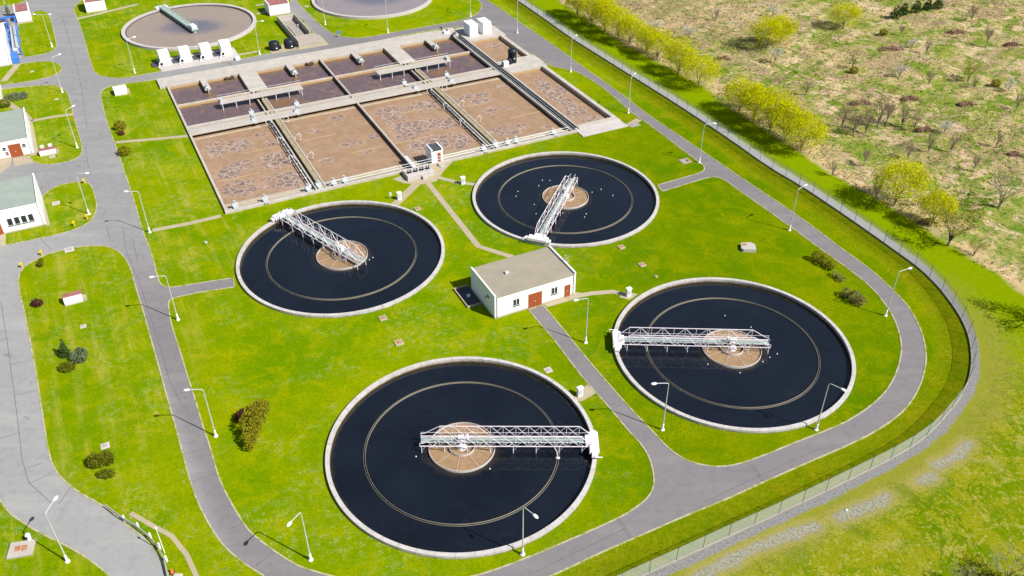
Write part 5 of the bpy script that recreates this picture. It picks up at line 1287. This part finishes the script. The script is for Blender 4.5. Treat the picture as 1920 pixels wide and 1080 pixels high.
def undergrowth():
    rng = np.random.RandomState(21); n = 120000
    x = rng.uniform(5, 150, n); y = rng.uniform(75, 262, n); dm = dist_poly(x, y, Mw)
    k = (dm > -.3) & (np.abs(x) < .72*np.hypot(y, 77)+6); x, y, dm = x[k], y[k], dm[k]
    f = np.sin(x*.33+2*np.sin(y*.11))*np.sin(y*.27+2*np.sin(x*.13))+.5*np.sin(x*.9+y*.5)*np.cos(y*.8-x*.3)
    row = np.exp(-((dm-2.2)/2.0)**2)*(y > 118)*.9
    k = f+row+rng.normal(size=len(x))*.22 > .78; x, y, f = x[k], y[k], f[k]
    z = np.abs(rng.normal(size=len(x)))*.28*np.clip(f, .3, 1.2)+.03
    m = rng.uniform(size=len(x)) < .5+.4*np.sin(x*.09)*np.sin(y*.07)
    P = np.stack([x, y, z], -1)
    for q, mat, nm, lab in ((m, 'bramble', 'dead_undergrowth', 'tangled dead brown undergrowth in patches of the wild meadow'), (~m, 'scrub', 'green_undergrowth', 'low olive green weeds in patches of the wild meadow')):
        tag(link(nm, leaf_mesh(P[q], .24, rng, mat, nm)), lab, 'undergrowth', kind='stuff')
undergrowth()

# ------------------------------------------------------------------ person walking at the left edge
def person():
    t = thing('person', 'person in a red top and navy trousers walking on the driveway at the left edge', 'person', g(-1,866), radians(20))
    J = {'pelvis':(0,0,.95,.15),'waist':(0,0,1.12,.13),'chest':(0,.01,1.34,.16),'neck':(0,0,1.5,.06),'head':(0,-.02,1.64,.1),'crown':(0,0,1.74,.07)}
    for s in (-1,1):
        n = 'l' if s < 0 else 'r'; st = .22*s
        J[n+'hip'] = (.1*s,0,.9,.1); J[n+'knee'] = (.1*s,-.12*s-.04,.5,.07); J[n+'ank'] = (.1*s,st,.1,.045); J[n+'toe'] = (.1*s,st-.17,.04,.04)
        J[n+'sho'] = (.19*s,0,1.43,.065); J[n+'elb'] = (.25*s,.1*s,1.15,.045); J[n+'wri'] = (.26*s,.12*s-.12,.92,.03); J[n+'hand'] = (.26*s,.12*s-.18,.84,.035)
        for q in range(4): J[n+'f%d'%q] = (.235*s+.018*q*s,.12*s-.21-.006*q,.76+.01*q,.010)
        J[n+'th'] = (.225*s,.12*s-.23,.83,.011)
    E = [('pelvis','waist'),('waist','chest'),('chest','neck'),('neck','head'),('head','crown')]
    for n in 'lr':
        E += [('pelvis',n+'hip'),(n+'hip',n+'knee'),(n+'knee',n+'ank'),(n+'ank',n+'toe'),('chest',n+'sho'),(n+'sho',n+'elb'),(n+'elb',n+'wri'),(n+'wri',n+'hand'),(n+'hand',n+'th')]+[(n+'hand',n+'f%d'%q) for q in range(4)]
    def grow(name, keys, mat, inflate, root, parent):
        ks = [k for k in J if k in keys]; ix = {k: i for i, k in enumerate(ks)}
        me = bpy.data.meshes.new(name); me.from_pydata([J[k][:3] for k in ks], [(ix[a], ix[b]) for a, b in E if a in ix and b in ix], [])
        o = link(name, me, parent); o.modifiers.new('skin', 'SKIN')
        for k in ks:
            sv = me.skin_vertices[0].data[ix[k]]; r = J[k][3]+inflate; sv.radius = (r, r); sv.use_root = (k == root)
        o.modifiers.new('sub', 'SUBSURF').levels = 1; o.modifiers['sub'].render_levels = 2
        me.materials.append(M[mat]); return o
    grow('body', set(J), 'skin', 0, 'pelvis', t)
    grow('shirt', {'waist','chest','lsho','rsho','lelb','relb'}, 'shirt', .022, 'chest', t)
    grow('trousers', {'pelvis','lhip','rhip','lknee','rknee','lank','rank'}, 'trousers', .022, 'pelvis', t)
    MB().ell((0,.02,1.72), .115, .125, .1, 14, 8).build('hair', M['hair'], t, True)
person()

# ------------------------------------------------------------------ light, sky, camera
EL, AZ = radians(45.9), radians(120)            # sun from the right and slightly behind the camera
w = bpy.data.worlds.new('World'); scene.world = w; w.use_nodes = True
nt = w.node_tree; bg = nt.nodes['Background']
sky = nt.nodes.new('ShaderNodeTexSky'); sky.sky_type = 'NISHITA'; sky.sun_disc = False
sky.sun_elevation = EL; sky.sun_rotation = AZ
nt.links.new(sky.outputs[0], bg.inputs[0]); bg.inputs[1].default_value = .066
sd = bpy.data.lights.new('sun', 'SUN'); sd.energy = 4.6; sd.angle = radians(.5); sd.color = (1, .955, .89)
so = bpy.data.objects.new('sun', sd); COL.objects.link(so)
dirv = Vector((sin(AZ)*cos(EL), cos(AZ)*cos(EL), sin(EL)))
so.rotation_euler = dirv.to_track_quat('Z', 'Y').to_euler(); so.location = dirv*200
cd = bpy.data.cameras.new('camera'); cd.sensor_width = 36; cd.lens = F/1920*36; cd.clip_end = 6000; cd.clip_start = 1
co = bpy.data.objects.new('camera', cd); COL.objects.link(co); co.location = (0, 0, H); co.rotation_euler = (pi/2-TH, 0, 0)
scene.camera = co
scene.view_settings.view_transform = 'Standard'; scene.view_settings.look = 'None'
scene.view_settings.exposure = .75; scene.view_settings.gamma = 1
